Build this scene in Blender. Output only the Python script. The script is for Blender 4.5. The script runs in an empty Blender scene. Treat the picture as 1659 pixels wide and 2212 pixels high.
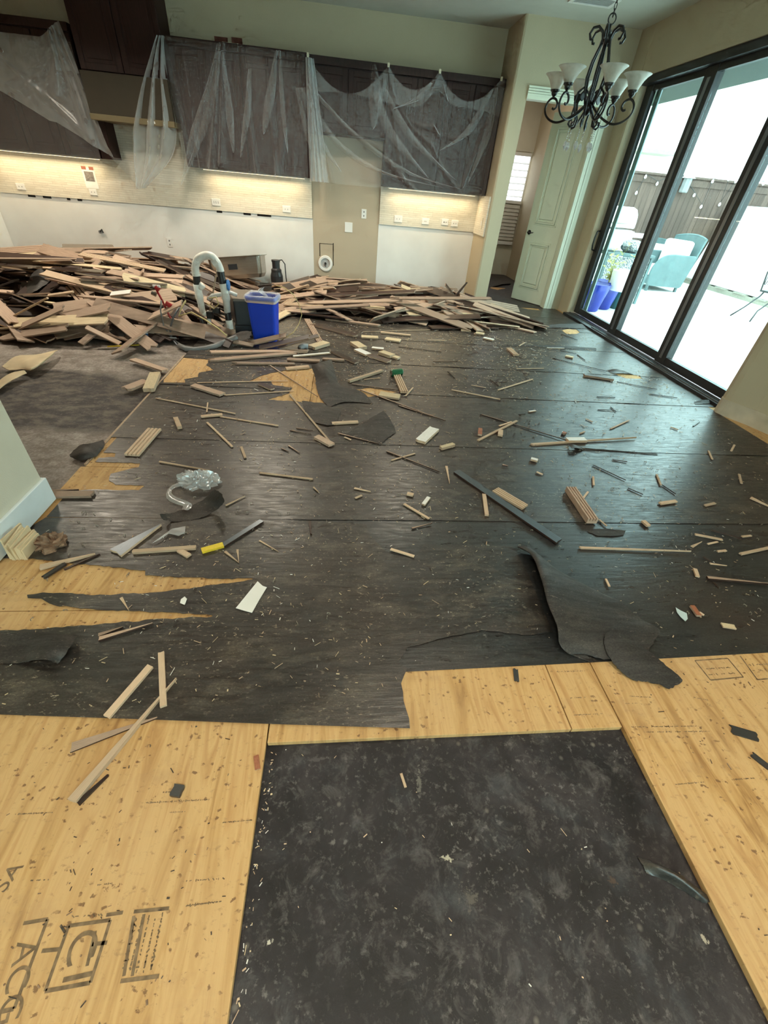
import bpy, bmesh, math, random
from mathutils import Vector, Matrix, noise
from mathutils.geometry import delaunay_2d_cdt
R = random.Random(11)
S = bpy.context.scene
COL = S.collection
# ---------------------------------------------------------------- camera
FPX = 905.94
CM = ((0.9944235, -0.0748548, 0.0742873), (-0.0120298, 0.6192989, 0.7850631), (0.1047718, 0.7815789, -0.6149449))
CAM = Vector((0, 0, 1.42))
cd = bpy.data.cameras.new('camera')
cd.sensor_fit = 'VERTICAL'; cd.sensor_height = 36.0; cd.sensor_width = 27.0
cd.lens = FPX / 2212 * 36.0
cd.clip_start = 0.02; cd.clip_end = 200
co = bpy.data.objects.new('camera', cd); COL.objects.link(co)
r_, u_, f_ = (Vector(v).normalized() for v in CM)
co.matrix_world = Matrix(((r_.x, u_.x, -f_.x, CAM.x), (r_.y, u_.y, -f_.y, CAM.y), (r_.z, u_.z, -f_.z, CAM.z), (0, 0, 0, 1)))
S.camera = co
# ---------------------------------------------------------------- world, lights, exposure
W = bpy.data.worlds.new('overcast_sky'); S.world = W; W.use_nodes = True
bg = W.node_tree.nodes['Background']
bg.inputs[0].default_value = (0.84, 0.96, 1.0, 1); bg.inputs[1].default_value = 6.4
S.view_settings.view_transform = 'Standard'; S.view_settings.look = 'None'
S.view_settings.exposure = 0.32; S.view_settings.gamma = 1.0; S.view_settings.use_curve_mapping = False
S.cycles.use_denoising = True
S.cycles.sample_clamp_indirect = 6.0
S.cycles.max_bounces = 6; S.cycles.diffuse_bounces = 3; S.cycles.glossy_bounces = 2; S.cycles.transparent_max_bounces = 16
S.cycles.use_adaptive_sampling = True; S.cycles.adaptive_threshold = .09; S.cycles.adaptive_min_samples = 12; S.cycles.light_sampling_threshold = .03
S.cycles.caustics_reflective = False; S.cycles.caustics_refractive = False

def area(name, loc, size, power, col, rot=(0, 0, 0), shape='RECTANGLE', size_y=None, spread=180):
    l = bpy.data.lights.new(name, 'AREA'); l.shape = shape; l.size = size
    if size_y: l.size_y = size_y
    l.energy = power; l.color = col; l.spread = math.radians(spread)
    o = bpy.data.objects.new(name, l); COL.objects.link(o); o.location = loc; o.rotation_euler = rot
    return o
# added unseen lamps to brighten room and kitchen (housings are built with the ceiling)
FILL_LAMPS = [(-0.5, -0.9, 27), (1.9, -0.9, 27), (0.7, 1.6, 10), (-3.6, 5.4, 44), (-1.2, 5.9, 40), (1.0, 6.0, 24)]
for k, (lx, ly, pw) in enumerate(FILL_LAMPS):
    area('fill_lamp_glow', (lx, ly, 3.055), 0.42, pw, (1.0, 0.88, 0.70), shape='DISK', spread=150)
# ---------------------------------------------------------------- photograph rays onto real surfaces
def ray(px, py):
    a, b = (px - 829.5) / FPX, -(py - 1106) / FPX
    return Vector([CM[0][i] * a + CM[1][i] * b + CM[2][i] for i in range(3)])
def fl(px, py, z=0.0):
    d = ray(px, py); return CAM + d * ((z - CAM.z) / d.z)
def wy(px, py, Y):
    d = ray(px, py); return CAM + d * (Y / d.y)
def wx(px, py, X):
    d = ray(px, py); return CAM + d * (X / d.x)

# ---------------------------------------------------------------- mesh helpers
class MB:
    def __init__(s): s.v = []; s.f = []; s.m = []
    def add(s, vs, fs, mi=0):
        o = len(s.v); s.v += [tuple(v) for v in vs]
        for f in fs: s.f.append(tuple(i + o for i in f)); s.m.append(mi)
        return s
    def box(s, a, b, mi=0, mat=None):
        (x0, y0, z0), (x1, y1, z1) = a, b
        vs = [Vector(p) for p in ((x0, y0, z0), (x1, y0, z0), (x1, y1, z0), (x0, y1, z0), (x0, y0, z1), (x1, y0, z1), (x1, y1, z1), (x0, y1, z1))]
        if mat is not None: vs = [mat @ v for v in vs]
        return s.add(vs, [(0, 3, 2, 1), (4, 5, 6, 7), (0, 1, 5, 4), (1, 2, 6, 5), (2, 3, 7, 6), (3, 0, 4, 7)], mi)
    def prism(s, poly, z0, z1, mi=0):
        n = len(poly); vs = [(p[0], p[1], z0) for p in poly] + [(p[0], p[1], z1) for p in poly]
        fs = [tuple(range(n - 1, -1, -1)), tuple(range(n, 2 * n))] + [(i, (i + 1) % n, n + (i + 1) % n, n + i) for i in range(n)]
        return s.add(vs, fs, mi)
    def tube(s, pts, r, n=8, mi=0, caps=True):
        pts = [Vector(p) for p in pts]; rs = r if isinstance(r, (list, tuple)) else [r] * len(pts)
        vs = []; t0 = (pts[1] - pts[0]).normalized()
        a = t0.orthogonal().normalized()
        for i, p in enumerate(pts):
            t = (pts[min(i + 1, len(pts) - 1)] - pts[max(i - 1, 0)])
            t = t.normalized() if t.length > 1e-9 else t0
            a = (a - t * a.dot(t)); a = a.normalized() if a.length > 1e-6 else t.orthogonal().normalized()
            b = t.cross(a)
            for k in range(n):
                th = 2 * math.pi * k / n; vs.append(p + (a * math.cos(th) + b * math.sin(th)) * rs[i])
        fs = [(i * n + k, i * n + (k + 1) % n, (i + 1) * n + (k + 1) % n, (i + 1) * n + k) for i in range(len(pts) - 1) for k in range(n)]
        if caps: fs += [tuple(range(n - 1, -1, -1)), tuple(range((len(pts) - 1) * n, len(pts) * n))]
        return s.add(vs, fs, mi)
    def lathe(s, prof, n=24, mi=0, c=(0, 0, 0), mat=None, sq=None):
        vs = []
        for (r, z) in prof:
            for k in range(n):
                th = 2 * math.pi * k / n; x, y = math.cos(th), math.sin(th)
                v = Vector((c[0] + r * x, c[1] + r * y, c[2] + z)); vs.append(mat @ v if mat is not None else v)
        m = len(prof)
        fs = [(i * n + k, i * n + (k + 1) % n, (i + 1) * n + (k + 1) % n, (i + 1) * n + k) for i in range(m - 1) for k in range(n)]
        if prof[0][0] > 1e-5: fs.append(tuple(range(n - 1, -1, -1)))
        if prof[-1][0] > 1e-5: fs.append(tuple(range((m - 1) * n, m * n)))
        return s.add(vs, fs, mi)
    def lathe_open(s, prof, n=24, mi=0, c=(0, 0, 0), mat=None):
        k0 = len(s.f); s.lathe(prof, n, mi, c, mat)
        for end in (0, 1):
            pass
        caps = (1 if prof[0][0] > 1e-5 else 0) + (1 if prof[-1][0] > 1e-5 else 0)
        for _ in range(caps): s.f.pop(); s.m.pop()
        return s
    def grid(s, fn, nu, nv, mi=0):
        vs = [fn(i / nu, j / nv) for j in range(nv + 1) for i in range(nu + 1)]
        return s.add(vs, [(j * (nu + 1) + i, j * (nu + 1) + i + 1, (j + 1) * (nu + 1) + i + 1, (j + 1) * (nu + 1) + i) for j in range(nv) for i in range(nu)], mi)
    def mesh(s, name, mats, smooth=False):
        me = bpy.data.meshes.new(name); me.from_pydata(s.v, [], s.f)
        for m in (mats if isinstance(mats, (list, tuple)) else [mats]): me.materials.append(m)
        me.polygons.foreach_set('material_index', s.m)
        if smooth: me.polygons.foreach_set('use_smooth', [True] * len(me.polygons))
        me.update(); return me
    def build(s, name, mats, parent=None, smooth=False, bevel=0.0, loc=None, solid=0.0, subd=0):
        o = bpy.data.objects.new(name, s.mesh(name, mats, smooth)); COL.objects.link(o)
        if parent is not None: o.parent = parent
        if loc is not None: o.location = loc
        if subd:
            m = o.modifiers.new('sub', 'SUBSURF'); m.levels = m.render_levels = subd
        if solid:
            m = o.modifiers.new('sol', 'SOLIDIFY'); m.thickness = solid; m.offset = 0
            if smooth: m = o.modifiers.new('split', 'EDGE_SPLIT'); m.split_angle = math.radians(50)
        if bevel:
            m = o.modifiers.new('bev', 'BEVEL'); m.width = bevel; m.segments = 2; m.limit_method = 'ANGLE'
        return o
def bx(name, a, b, mat, parent=None, bevel=0.0): return MB().box(a, b).build(name, mat, parent, bevel=bevel)
def tag(o, label, cat, group=None, kind=None):
    o['label'] = label; o['category'] = cat
    if group: o['group'] = group
    if kind: o['kind'] = kind
    return o
def struct(o): o['kind'] = 'structure'; return o
def empty(name, loc=(0, 0, 0), rz=0.0):
    o = bpy.data.objects.new(name, None); COL.objects.link(o); o.location = loc; o.rotation_euler[2] = rz
    o.empty_display_size = 0.05
    return o
def copy_tree(o, parent=None):
    c = o.copy(); COL.objects.link(c); c.parent = parent
    for ch in list(o.children): copy_tree(ch, c)
    return c
def inpoly(x, y, poly):
    c = False; j = len(poly) - 1
    for i in range(len(poly)):
        xi, yi = poly[i][0], poly[i][1]; xj, yj = poly[j][0], poly[j][1]
        if (yi > y) != (yj > y) and x < (xj - xi) * (y - yi) / (yj - yi) + xi: c = not c
        j = i
    return c
def jag(poly, step=0.03, amp=0.006, rnd=R, closed=True, skip=()):
    """torn outline: split each edge and shift the new points a little"""
    out = []; n = len(poly)
    for i in range(n if closed else n - 1):
        a, b = Vector(poly[i][:2]), Vector(poly[(i + 1) % n][:2]); L = (b - a).length
        out.append(tuple(a))
        if i in skip or L < step: continue
        m = min(int(L / step), 60); nn = Vector((-(b - a).y, (b - a).x)) / max(L, 1e-6)
        for k in range(1, m): out.append(tuple(a + (b - a) * (k / m) + nn * rnd.uniform(-amp, amp)))
    if not closed: out.append(tuple(poly[-1][:2]))
    return out
def sheet(name, outer, holes, zf, mat, cell=0.12, thick=0.0, parent=None, smooth=True):
    """thin sheet: outline with holes, inner grid points, height zf(x, y)"""
    vs = []; es = []
    for lp in [outer] + holes:
        b = len(vs); n = len(lp); vs += [Vector((p[0], p[1])) for p in lp]; es += [(b + i, b + (i + 1) % n) for i in range(n)]
    xs = [p[0] for p in outer]; ys = [p[1] for p in outer]
    x = min(xs) + cell * .5
    while x < max(xs):
        y = min(ys) + cell * .5
        while y < max(ys):
            q = (x + R.uniform(-.25, .25) * cell, y + R.uniform(-.25, .25) * cell)
            if inpoly(*q, outer) and not any(inpoly(*q, h) for h in holes): vs.append(Vector(q))
            y += cell
        x += cell
    V, E_, F, *_ = delaunay_2d_cdt(vs, es, [], 0, 1e-5)
    fs = []
    for f in F:
        cx = sum(V[i].x for i in f) / len(f); cy = sum(V[i].y for i in f) / len(f)
        if inpoly(cx, cy, outer) and not any(inpoly(cx, cy, h) for h in holes): fs.append(tuple(f))
    mb = MB(); mb.add([(v.x, v.y, zf(v.x, v.y)) for v in V], fs)
    o = mb.build(name, mat, parent, smooth=smooth, solid=thick)
    bm = bmesh.new(); bm.from_mesh(o.data); bmesh.ops.delete(bm, geom=[v for v in bm.verts if not v.link_faces], context='VERTS')
    bm.normal_update()
    if sum(f.normal.z for f in bm.faces) < 0: bmesh.ops.reverse_faces(bm, faces=bm.faces)
    bm.to_mesh(o.data); bm.free()
    return o

# ---------------------------------------------------------------- materials
def newmat(name):
    m = bpy.data.materials.new(name); m.use_nodes = True; nt = m.node_tree; nt.nodes.clear()
    out = nt.nodes.new('ShaderNodeOutputMaterial'); return m, nt, out
def N(nt, t, **kw):
    n = nt.nodes.new('ShaderNode' + t)
    for k, v in kw.items():
        if k.startswith('i_'):
            key = k[2:].replace('_', ' '); key = int(key) if key.isdigit() else key
            n.inputs[key].default_value = v
        else: setattr(n, k, v)
    return n
def c4(c): return (c[0], c[1], c[2], 1)
def ramp(nt, fac, stops):
    n = nt.nodes.new('ShaderNodeValToRGB'); e = n.color_ramp.elements
    while len(e) < len(stops): e.new(0.5)
    for i, (p, c) in enumerate(stops): e[i].position = p; e[i].color = c4(c) if not isinstance(c, (int, float)) else (c, c, c, 1)
    nt.links.new(fac, n.inputs[0]); return n.outputs[0]
def coords(nt, scale=(1, 1, 1), rot=(0, 0, 0)):
    tc = N(nt, 'TexCoord'); mp = N(nt, 'Mapping'); nt.links.new(tc.outputs['Object'], mp.inputs[0])
    mp.inputs['Scale'].default_value = scale; mp.inputs['Rotation'].default_value = rot
    return mp.outputs[0]
def tnoise(nt, vec, scale, detail=4, rough=.55, dist=0):
    n = N(nt, 'TexNoise'); n.inputs['Scale'].default_value = scale; n.inputs['Detail'].default_value = detail
    n.inputs['Roughness'].default_value = rough; n.inputs['Distortion'].default_value = dist
    if vec is not None: nt.links.new(vec, n.inputs['Vector'])
    return n.outputs[0]
def mixc(nt, fac, a, b, mode='MIX'):
    n = N(nt, 'Mix', data_type='RGBA', blend_type=mode)
    for s, v in ((0, fac), (6, a), (7, b)):
        if hasattr(v, 'is_output'): nt.links.new(v, n.inputs[s])
        else: n.inputs[s].default_value = c4(v) if isinstance(v, (tuple, list)) else v
    return n.outputs[2]
def bumpn(nt, h, strength=.3, dist=.01):
    n = N(nt, 'Bump'); n.inputs['Strength'].default_value = strength; n.inputs['Distance'].default_value = dist
    nt.links.new(h, n.inputs['Height']); return n.outputs[0]
def princ(nt, out, col, rough=.6, metal=0.0, spec=.5, normal=None, **kw):
    p = N(nt, 'BsdfPrincipled')
    for s, v in (('Base Color', col), ('Roughness', rough), ('Metallic', metal), ('Specular IOR Level', spec)):
        if hasattr(v, 'is_output'): nt.links.new(v, p.inputs[s])
        else: p.inputs[s].default_value = c4(v) if isinstance(v, (tuple, list)) else v
    if normal is not None: nt.links.new(normal, p.inputs['Normal'])
    for k, v in kw.items(): p.inputs[k.replace('_', ' ')].default_value = v
    nt.links.new(p.outputs[0], out.inputs[0]); return p
def simple(name, col, rough=.6, metal=0.0, spec=.5, var=.12, scale=6, bump=0.0, bscale=120, stretch=(1, 1, 1), rnd=0.0, **kw):
    m, nt, out = newmat(name)
    v = coords(nt, stretch); n = tnoise(nt, v, scale, 2.5)
    c = ramp(nt, n, [(.25, tuple(x * (1 - var) for x in col)), (.75, tuple(min(1, x * (1 + var)) for x in col))])
    if rnd:
        oi = N(nt, 'ObjectInfo'); hs = N(nt, 'HueSaturation'); mr = N(nt, 'MapRange')
        mr.inputs['To Min'].default_value = 1 - rnd; mr.inputs['To Max'].default_value = 1 + rnd
        nt.links.new(oi.outputs['Random'], mr.inputs[0]); nt.links.new(mr.outputs[0], hs.inputs['Value']); nt.links.new(c, hs.inputs['Color']); c = hs.outputs[0]
    nm = None
    if bump: nm = bumpn(nt, tnoise(nt, v, bscale, 1.5), bump, .004)
    princ(nt, out, c, rough, metal, spec, nm, **kw); return m
K = {}
K['tan'] = simple('tan_wall_paint', (.50, .425, .295), .8, var=.04, scale=2, bump=.25, bscale=160)
K['white_wall'] = simple('bare_white_drywall', (.80, .79, .76), .85, var=.05, scale=3, bump=.2, bscale=140)
K['ceil'] = simple('ceiling_paint', (.60, .60, .54), .9, var=.03, bump=.3, bscale=120)
K['cream'] = simple('cream_door_paint', (.76, .79, .64), .45, var=.03)
K['cab'] = simple('dark_cherry_wood', (.022, .0075, .006), .5, spec=.3, var=.45, scale=4, stretch=(12, 12, 1.2))
K['hood'] = simple('shadowed_tan_hood', (.055, .046, .032), .7, spec=.25, var=.05)  # tan taken far down: the hood's shadow is put into the colour
K['black_frame'] = simple('black_aluminium', (.022, .023, .026), .38, var=.15, spec=.5)
K['grey_frame'] = simple('grey_aluminium', (.20, .21, .23), .35, .6, var=.1)
K['track'] = simple('track_metal', (.30, .34, .36), .28, .85, var=.1)
K['plate'] = simple('white_plastic_plate', (.82, .81, .78), .4, var=.02)
K['slot'] = simple('dark_slot', (.03, .03, .03), .6)
K['hole'] = simple('dark_cavity', (.012, .010, .009), .9)
K['pvc'] = simple('grimy_white_pvc', (.84, .82, .76), .42, var=.18, scale=14)
K['black_tape'] = simple('black_tape', (.02, .02, .02), .45, var=.3)
K['blue'] = simple('blue_bin_plastic', (.006, .055, .62), .42, var=.04)
K['steel'] = simple('brushed_steel', (.42, .38, .32), .3, .9, var=.12, scale=3, stretch=(1, 1, 30))
K['black_pl'] = simple('black_plastic', (.018, .019, .021), .4, var=.2)
K['box_top'] = simple('taupe_box_lid', (.17, .14, .11), .6, var=.08)
K['iron'] = simple('black_wrought_iron', (.010, .011, .012), .35, var=.3)
K['red'] = simple('red_handle', (.40, .02, .02), .4)
K['yellow'] = simple('yellow_plastic', (.75, .55, .04), .45)
K['ytube'] = simple('yellow_tubing', (.62, .50, .22), .4)
K['hose'] = simple('grey_hose', (.22, .22, .22), .45, var=.2)
K['raw'] = simple('raw_board_underside', (.40, .285, .21), .75, var=.3, scale=5, stretch=(1.2, 5, 2), rnd=.35)
K['raw2'] = simple('pale_split_wood', (.56, .41, .28), .75, var=.2, scale=5, stretch=(1.2, 5, 2), rnd=.2)
K['finish'] = simple('dark_brown_board_finish', (.045, .026, .020), .4, var=.4, scale=5, stretch=(1.2, 5, 2), rnd=.5)
K['ply_edge'] = simple('beige_board_core', (.62, .50, .32), .75, var=.15, scale=8, rnd=.1)
K['white_bit'] = simple('white_coated_board', (.78, .77, .73), .5, var=.08)
K['grey_strip'] = simple('grey_metal_strip', (.16, .18, .20), .3, .7, var=.3, stretch=(2, 20, 20))
K['patio'] = simple('pale_concrete', (.86, .86, .84), .85, var=.04)
K['stucco'] = simple('pale_stucco', (.82, .80, .74), .9, var=.03)
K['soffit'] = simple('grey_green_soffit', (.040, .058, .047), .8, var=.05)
K['cover'] = simple('white_cover_cloth', (.88, .89, .90), .7, var=.04)
K['wicker'] = simple('grey_green_wicker', (.085, .135, .14), .6, var=.2)
K['cushion'] = simple('white_cushion', (.86, .87, .86), .8, var=.03)
K['teal'] = simple('teal_pot_glaze', (.02, .10, .10), .35)
K['bluepot'] = simple('blue_pot_glaze', (.008, .022, .26), .25)
K['leaf'] = simple('yellow_green_leaf', (.42, .40, .12), .6, var=.3, rnd=.3)
K['soil'] = simple('potting_soil', (.08, .06, .05), .9)
K['fence'] = simple('weathered_fence_board', (.105, .066, .052), .85, var=.35, scale=4, stretch=(14, 14, .9), rnd=.22)
K['pallet'] = simple('grey_pallet_wood', (.30, .27, .22), .85, var=.3, stretch=(2, 10, 10))
K['pattern'] = None
K['tape'] = simple('white_tape', (.80, .80, .76), .5, var=.05)
K['paper_tape'] = simple('masking_tape', (.72, .66, .48), .6)
K['green'] = simple('green_can', (.015, .12, .05), .3)
K['bluebox'] = simple('blue_label', (.03, .12, .32), .5)
K['rose'] = simple('pale_pink_band', (.75, .52, .45), .5)
K['red_board'] = simple('reddish_split_wood', (.33, .12, .06), .6, var=.3)
K['insul'] = simple('brown_crumbled_fibre', (.22, .14, .09), .9, var=.5, scale=40)
def ghost(name, col, dens, gloss=.25, rough=.25, edge=.0):
    """clear film: part of the light passes straight, part is scattered or mirrored"""
    m, nt, out = newmat(name)
    tr = N(nt, 'BsdfTransparent'); tr.inputs[0].default_value = (.97, .98, .98, 1)
    df = N(nt, 'BsdfDiffuse'); df.inputs[0].default_value = c4(col)
    tl = N(nt, 'BsdfTranslucent'); tl.inputs[0].default_value = c4(col)
    gl = N(nt, 'BsdfGlossy'); gl.inputs['Roughness'].default_value = rough
    m1 = N(nt, 'MixShader', i_0=.3); nt.links.new(df.outputs[0], m1.inputs[1]); nt.links.new(tl.outputs[0], m1.inputs[2])
    m2 = N(nt, 'MixShader', i_0=gloss); nt.links.new(m1.outputs[0], m2.inputs[1]); nt.links.new(gl.outputs[0], m2.inputs[2])
    m3 = N(nt, 'MixShader')
    v = coords(nt); n = tnoise(nt, v, 9, 1)
    mr = N(nt, 'MapRange'); mr.inputs['From Min'].default_value = .3; mr.inputs['From Max'].default_value = .7
    mr.inputs['To Min'].default_value = dens * .9; mr.inputs['To Max'].default_value = dens * 1.1; nt.links.new(n, mr.inputs[0])
    fac = mr.outputs[0]
    if edge:
        fr = N(nt, 'LayerWeight'); fr.inputs[0].default_value = .5
        pw = N(nt, 'Math', operation='POWER'); pw.inputs[1].default_value = 1.6; nt.links.new(fr.outputs['Facing'], pw.inputs[0])
        ma = N(nt, 'Math', operation='MULTIPLY_ADD', use_clamp=True); ma.inputs[1].default_value = edge; nt.links.new(pw.outputs[0], ma.inputs[0]); nt.links.new(fac, ma.inputs[2]); fac = ma.outputs[0]
    nt.links.new(fac, m3.inputs[0]); nt.links.new(tr.outputs[0], m3.inputs[1]); nt.links.new(m2.outputs[0], m3.inputs[2])
    bm = bumpn(nt, tnoise(nt, v, 12, 1), .2, .01)
    for s in (df, gl): nt.links.new(bm, s.inputs['Normal'])
    nt.links.new(m3.outputs[0], out.inputs[0]); return m
K['film'] = ghost('clear_plastic_film', (.78, .83, .86), .12, .14, .35, .40)
K['film2'] = ghost('crumpled_clear_plastic', (.82, .87, .90), .29, .16, .3, .40)
def glassmat(name, tint, refl=.06):
    m, nt, out = newmat(name)
    tr = N(nt, 'BsdfTransparent'); tr.inputs[0].default_value = c4(tint)
    gl = N(nt, 'BsdfGlossy'); gl.inputs['Roughness'].default_value = .02
    fr = N(nt, 'LayerWeight'); fr.inputs[0].default_value = .5
    pw = N(nt, 'Math', operation='POWER'); pw.inputs[1].default_value = 5.0; nt.links.new(fr.outputs['Facing'], pw.inputs[0])
    ma = N(nt, 'Math', operation='MULTIPLY_ADD', use_clamp=True); ma.inputs[1].default_value = .5; ma.inputs[2].default_value = .03; nt.links.new(pw.outputs[0], ma.inputs[0])
    mx = N(nt, 'MixShader'); nt.links.new(ma.outputs[0], mx.inputs[0]); nt.links.new(tr.outputs[0], mx.inputs[1]); nt.links.new(gl.outputs[0], mx.inputs[2])
    nt.links.new(mx.outputs[0], out.inputs[0]); return m
K['glass'] = glassmat('tinted_door_glass', (.82, .96, .94))
K['crystal'] = ghost('cut_crystal', (1, 1, 1), .8, .55, .03)
def shade_mat():
    m, nt, out = newmat('frosted_alabaster_glass')
    n = tnoise(nt, coords(nt), 14, 4, .6, .8); c = ramp(nt, n, [(.3, (.72, .72, .66)), (.7, (.90, .90, .85))])
    p = princ(nt, out, c, .35); tl = N(nt, 'BsdfTranslucent'); nt.links.new(c, tl.inputs[0])
    mx = N(nt, 'MixShader', i_0=.45); nt.links.new(p.outputs[0], mx.inputs[1]); nt.links.new(tl.outputs[0], mx.inputs[2]); nt.links.new(mx.outputs[0], out.inputs[0]); return m
K['shade'] = shade_mat()
def plywood_mat():
    m, nt, out = newmat('plywood_face')
    g = coords(nt, (8, .9, 1)); n1 = tnoise(nt, g, 2.0, 6, .58, 1.4)
    c = ramp(nt, n1, [(.30, (.34, .175, .055)), (.42, (.53, .31, .115)), (.54, (.64, .405, .175)), (.63, (.55, .32, .125)), (.75, (.42, .22, .075))])
    big = tnoise(nt, coords(nt), 1.6, 4); c = mixc(nt, ramp(nt, big, [(.40, 0.0), (.75, .45)]), c, (.55, .37, .20))
    # dark specks and rows of felt residue
    wv = N(nt, 'TexNoise'); wv.inputs['Scale'].default_value = 14; nt.links.new(coords(nt), wv.inputs['Vector'])
    ad = N(nt, 'VectorMath', operation='MULTIPLY_ADD'); ad.inputs[1].default_value = (2.2, 2.2, 0); nt.links.new(wv.outputs['Color'], ad.inputs[0]); nt.links.new(coords(nt, (34, 48, 1)), ad.inputs[2])
    vo = N(nt, 'TexVoronoi'); vo.inputs['Scale'].default_value = 1.0; nt.links.new(ad.outputs[0], vo.inputs['Vector'])
    sb = N(nt, 'Math', operation='ADD'); nt.links.new(vo.outputs['Distance'], sb.inputs[0]); nt.links.new(tnoise(nt, coords(nt), 90, 3, .7), sb.inputs[1])
    dots = ramp(nt, sb.outputs[0], [(.62, .85), (.72, 0.0)])
    mk = ramp(nt, tnoise(nt, coords(nt, (1, 1.8, 1)), 7.5, 4, .6), [(.45, 0.0), (.54, 1.0)])
    mm = N(nt, 'Math', operation='MULTIPLY'); nt.links.new(dots, mm.inputs[0]); nt.links.new(mk, mm.inputs[1])
    c = mixc(nt, mm.outputs[0], c, (.17, .085, .038))
    st = ramp(nt, tnoise(nt, coords(nt, (5, 7, 1)), 8, 6, .72), [(.57, 0.0), (.72, .6)])
    c = mixc(nt, st, c, (.27, .16, .08))
    sm = ramp(nt, tnoise(nt, coords(nt, (1, 2.2, 1)), 3.1, 5, .6), [(.58, 0.0), (.72, .30)]); c = mixc(nt, sm, c, (.34, .20, .11))
    princ(nt, out, c, .72, normal=bumpn(nt, n1, .25, .004)); return m
K['ply'] = plywood_mat()
def felt_mat(name, base, dust, amt, rough=.33, spec=.9):
    m, nt, out = newmat(name)
    v = coords(nt); s = coords(nt, (1.0, 10, 1))
    streak = tnoise(nt, s, 3.0, 4, .65, .5); big = tnoise(nt, v, 1.3, 2, .6)
    c = ramp(nt, streak, [(.3, tuple(x * .62 for x in base)), (.7, tuple(x * 1.5 for x in base))])
    c = mixc(nt, ramp(nt, big, [(.42, 0.0), (.72, .5)]), c, (.062, .042, .031))
    d = tnoise(nt, coords(nt, (1.3, 3.2, 1)), 3.2, 5, .74, .4)
    c = mixc(nt, ramp(nt, d, [(.50, 0.0), (.78, amt)]), c, dust)
    f1 = tnoise(nt, coords(nt, (1, 2, 1)), 46, 3, .75); f2 = tnoise(nt, v, 2.4, 2)
    mm = N(nt, 'Math', operation='MULTIPLY'); nt.links.new(ramp(nt, f1, [(.60, 0.0), (.68, .95)]), mm.inputs[0]); nt.links.new(ramp(nt, f2, [(.38, .1), (.65, 1.0)]), mm.inputs[1])
    c = mixc(nt, mm.outputs[0], c, tuple(min(1, x * 1.5) for x in dust))
    gr = tnoise(nt, coords(nt, (1, 1.8, 1)), 130, 2, .7)
    fg = N(nt, 'HueSaturation'); vr = N(nt, 'MapRange'); vr.inputs['From Min'].default_value = .3; vr.inputs['From Max'].default_value = .7; vr.inputs['To Min'].default_value = .55; vr.inputs['To Max'].default_value = 1.5; nt.links.new(gr, vr.inputs[0]); nt.links.new(vr.outputs[0], fg.inputs['Value']); nt.links.new(c, fg.inputs['Color']); c = fg.outputs[0]
    rg = ramp(nt, tnoise(nt, coords(nt, (1.5, 8, 1)), 6, 3, .65), [(.3, rough - .05), (.7, rough + .17)])
    h = tnoise(nt, s, 5.0, 4, .62)
    p = princ(nt, out, c, .5, 0, spec, bumpn(nt, h, .32, .004)); nt.links.new(rg, p.inputs['Roughness']); return m
K['felt'] = felt_mat('black_roofing_felt', (.020, .0175, .0155), (.20, .165, .125), .50)
K['felt_scrap'] = felt_mat('rough_torn_felt', (.026, .024, .022), (.12, .10, .08), .4, .55, .5)
K['felt_clean'] = felt_mat('cleaner_black_felt', (.017, .019, .020), (.09, .08, .07), .22, .30)
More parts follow.
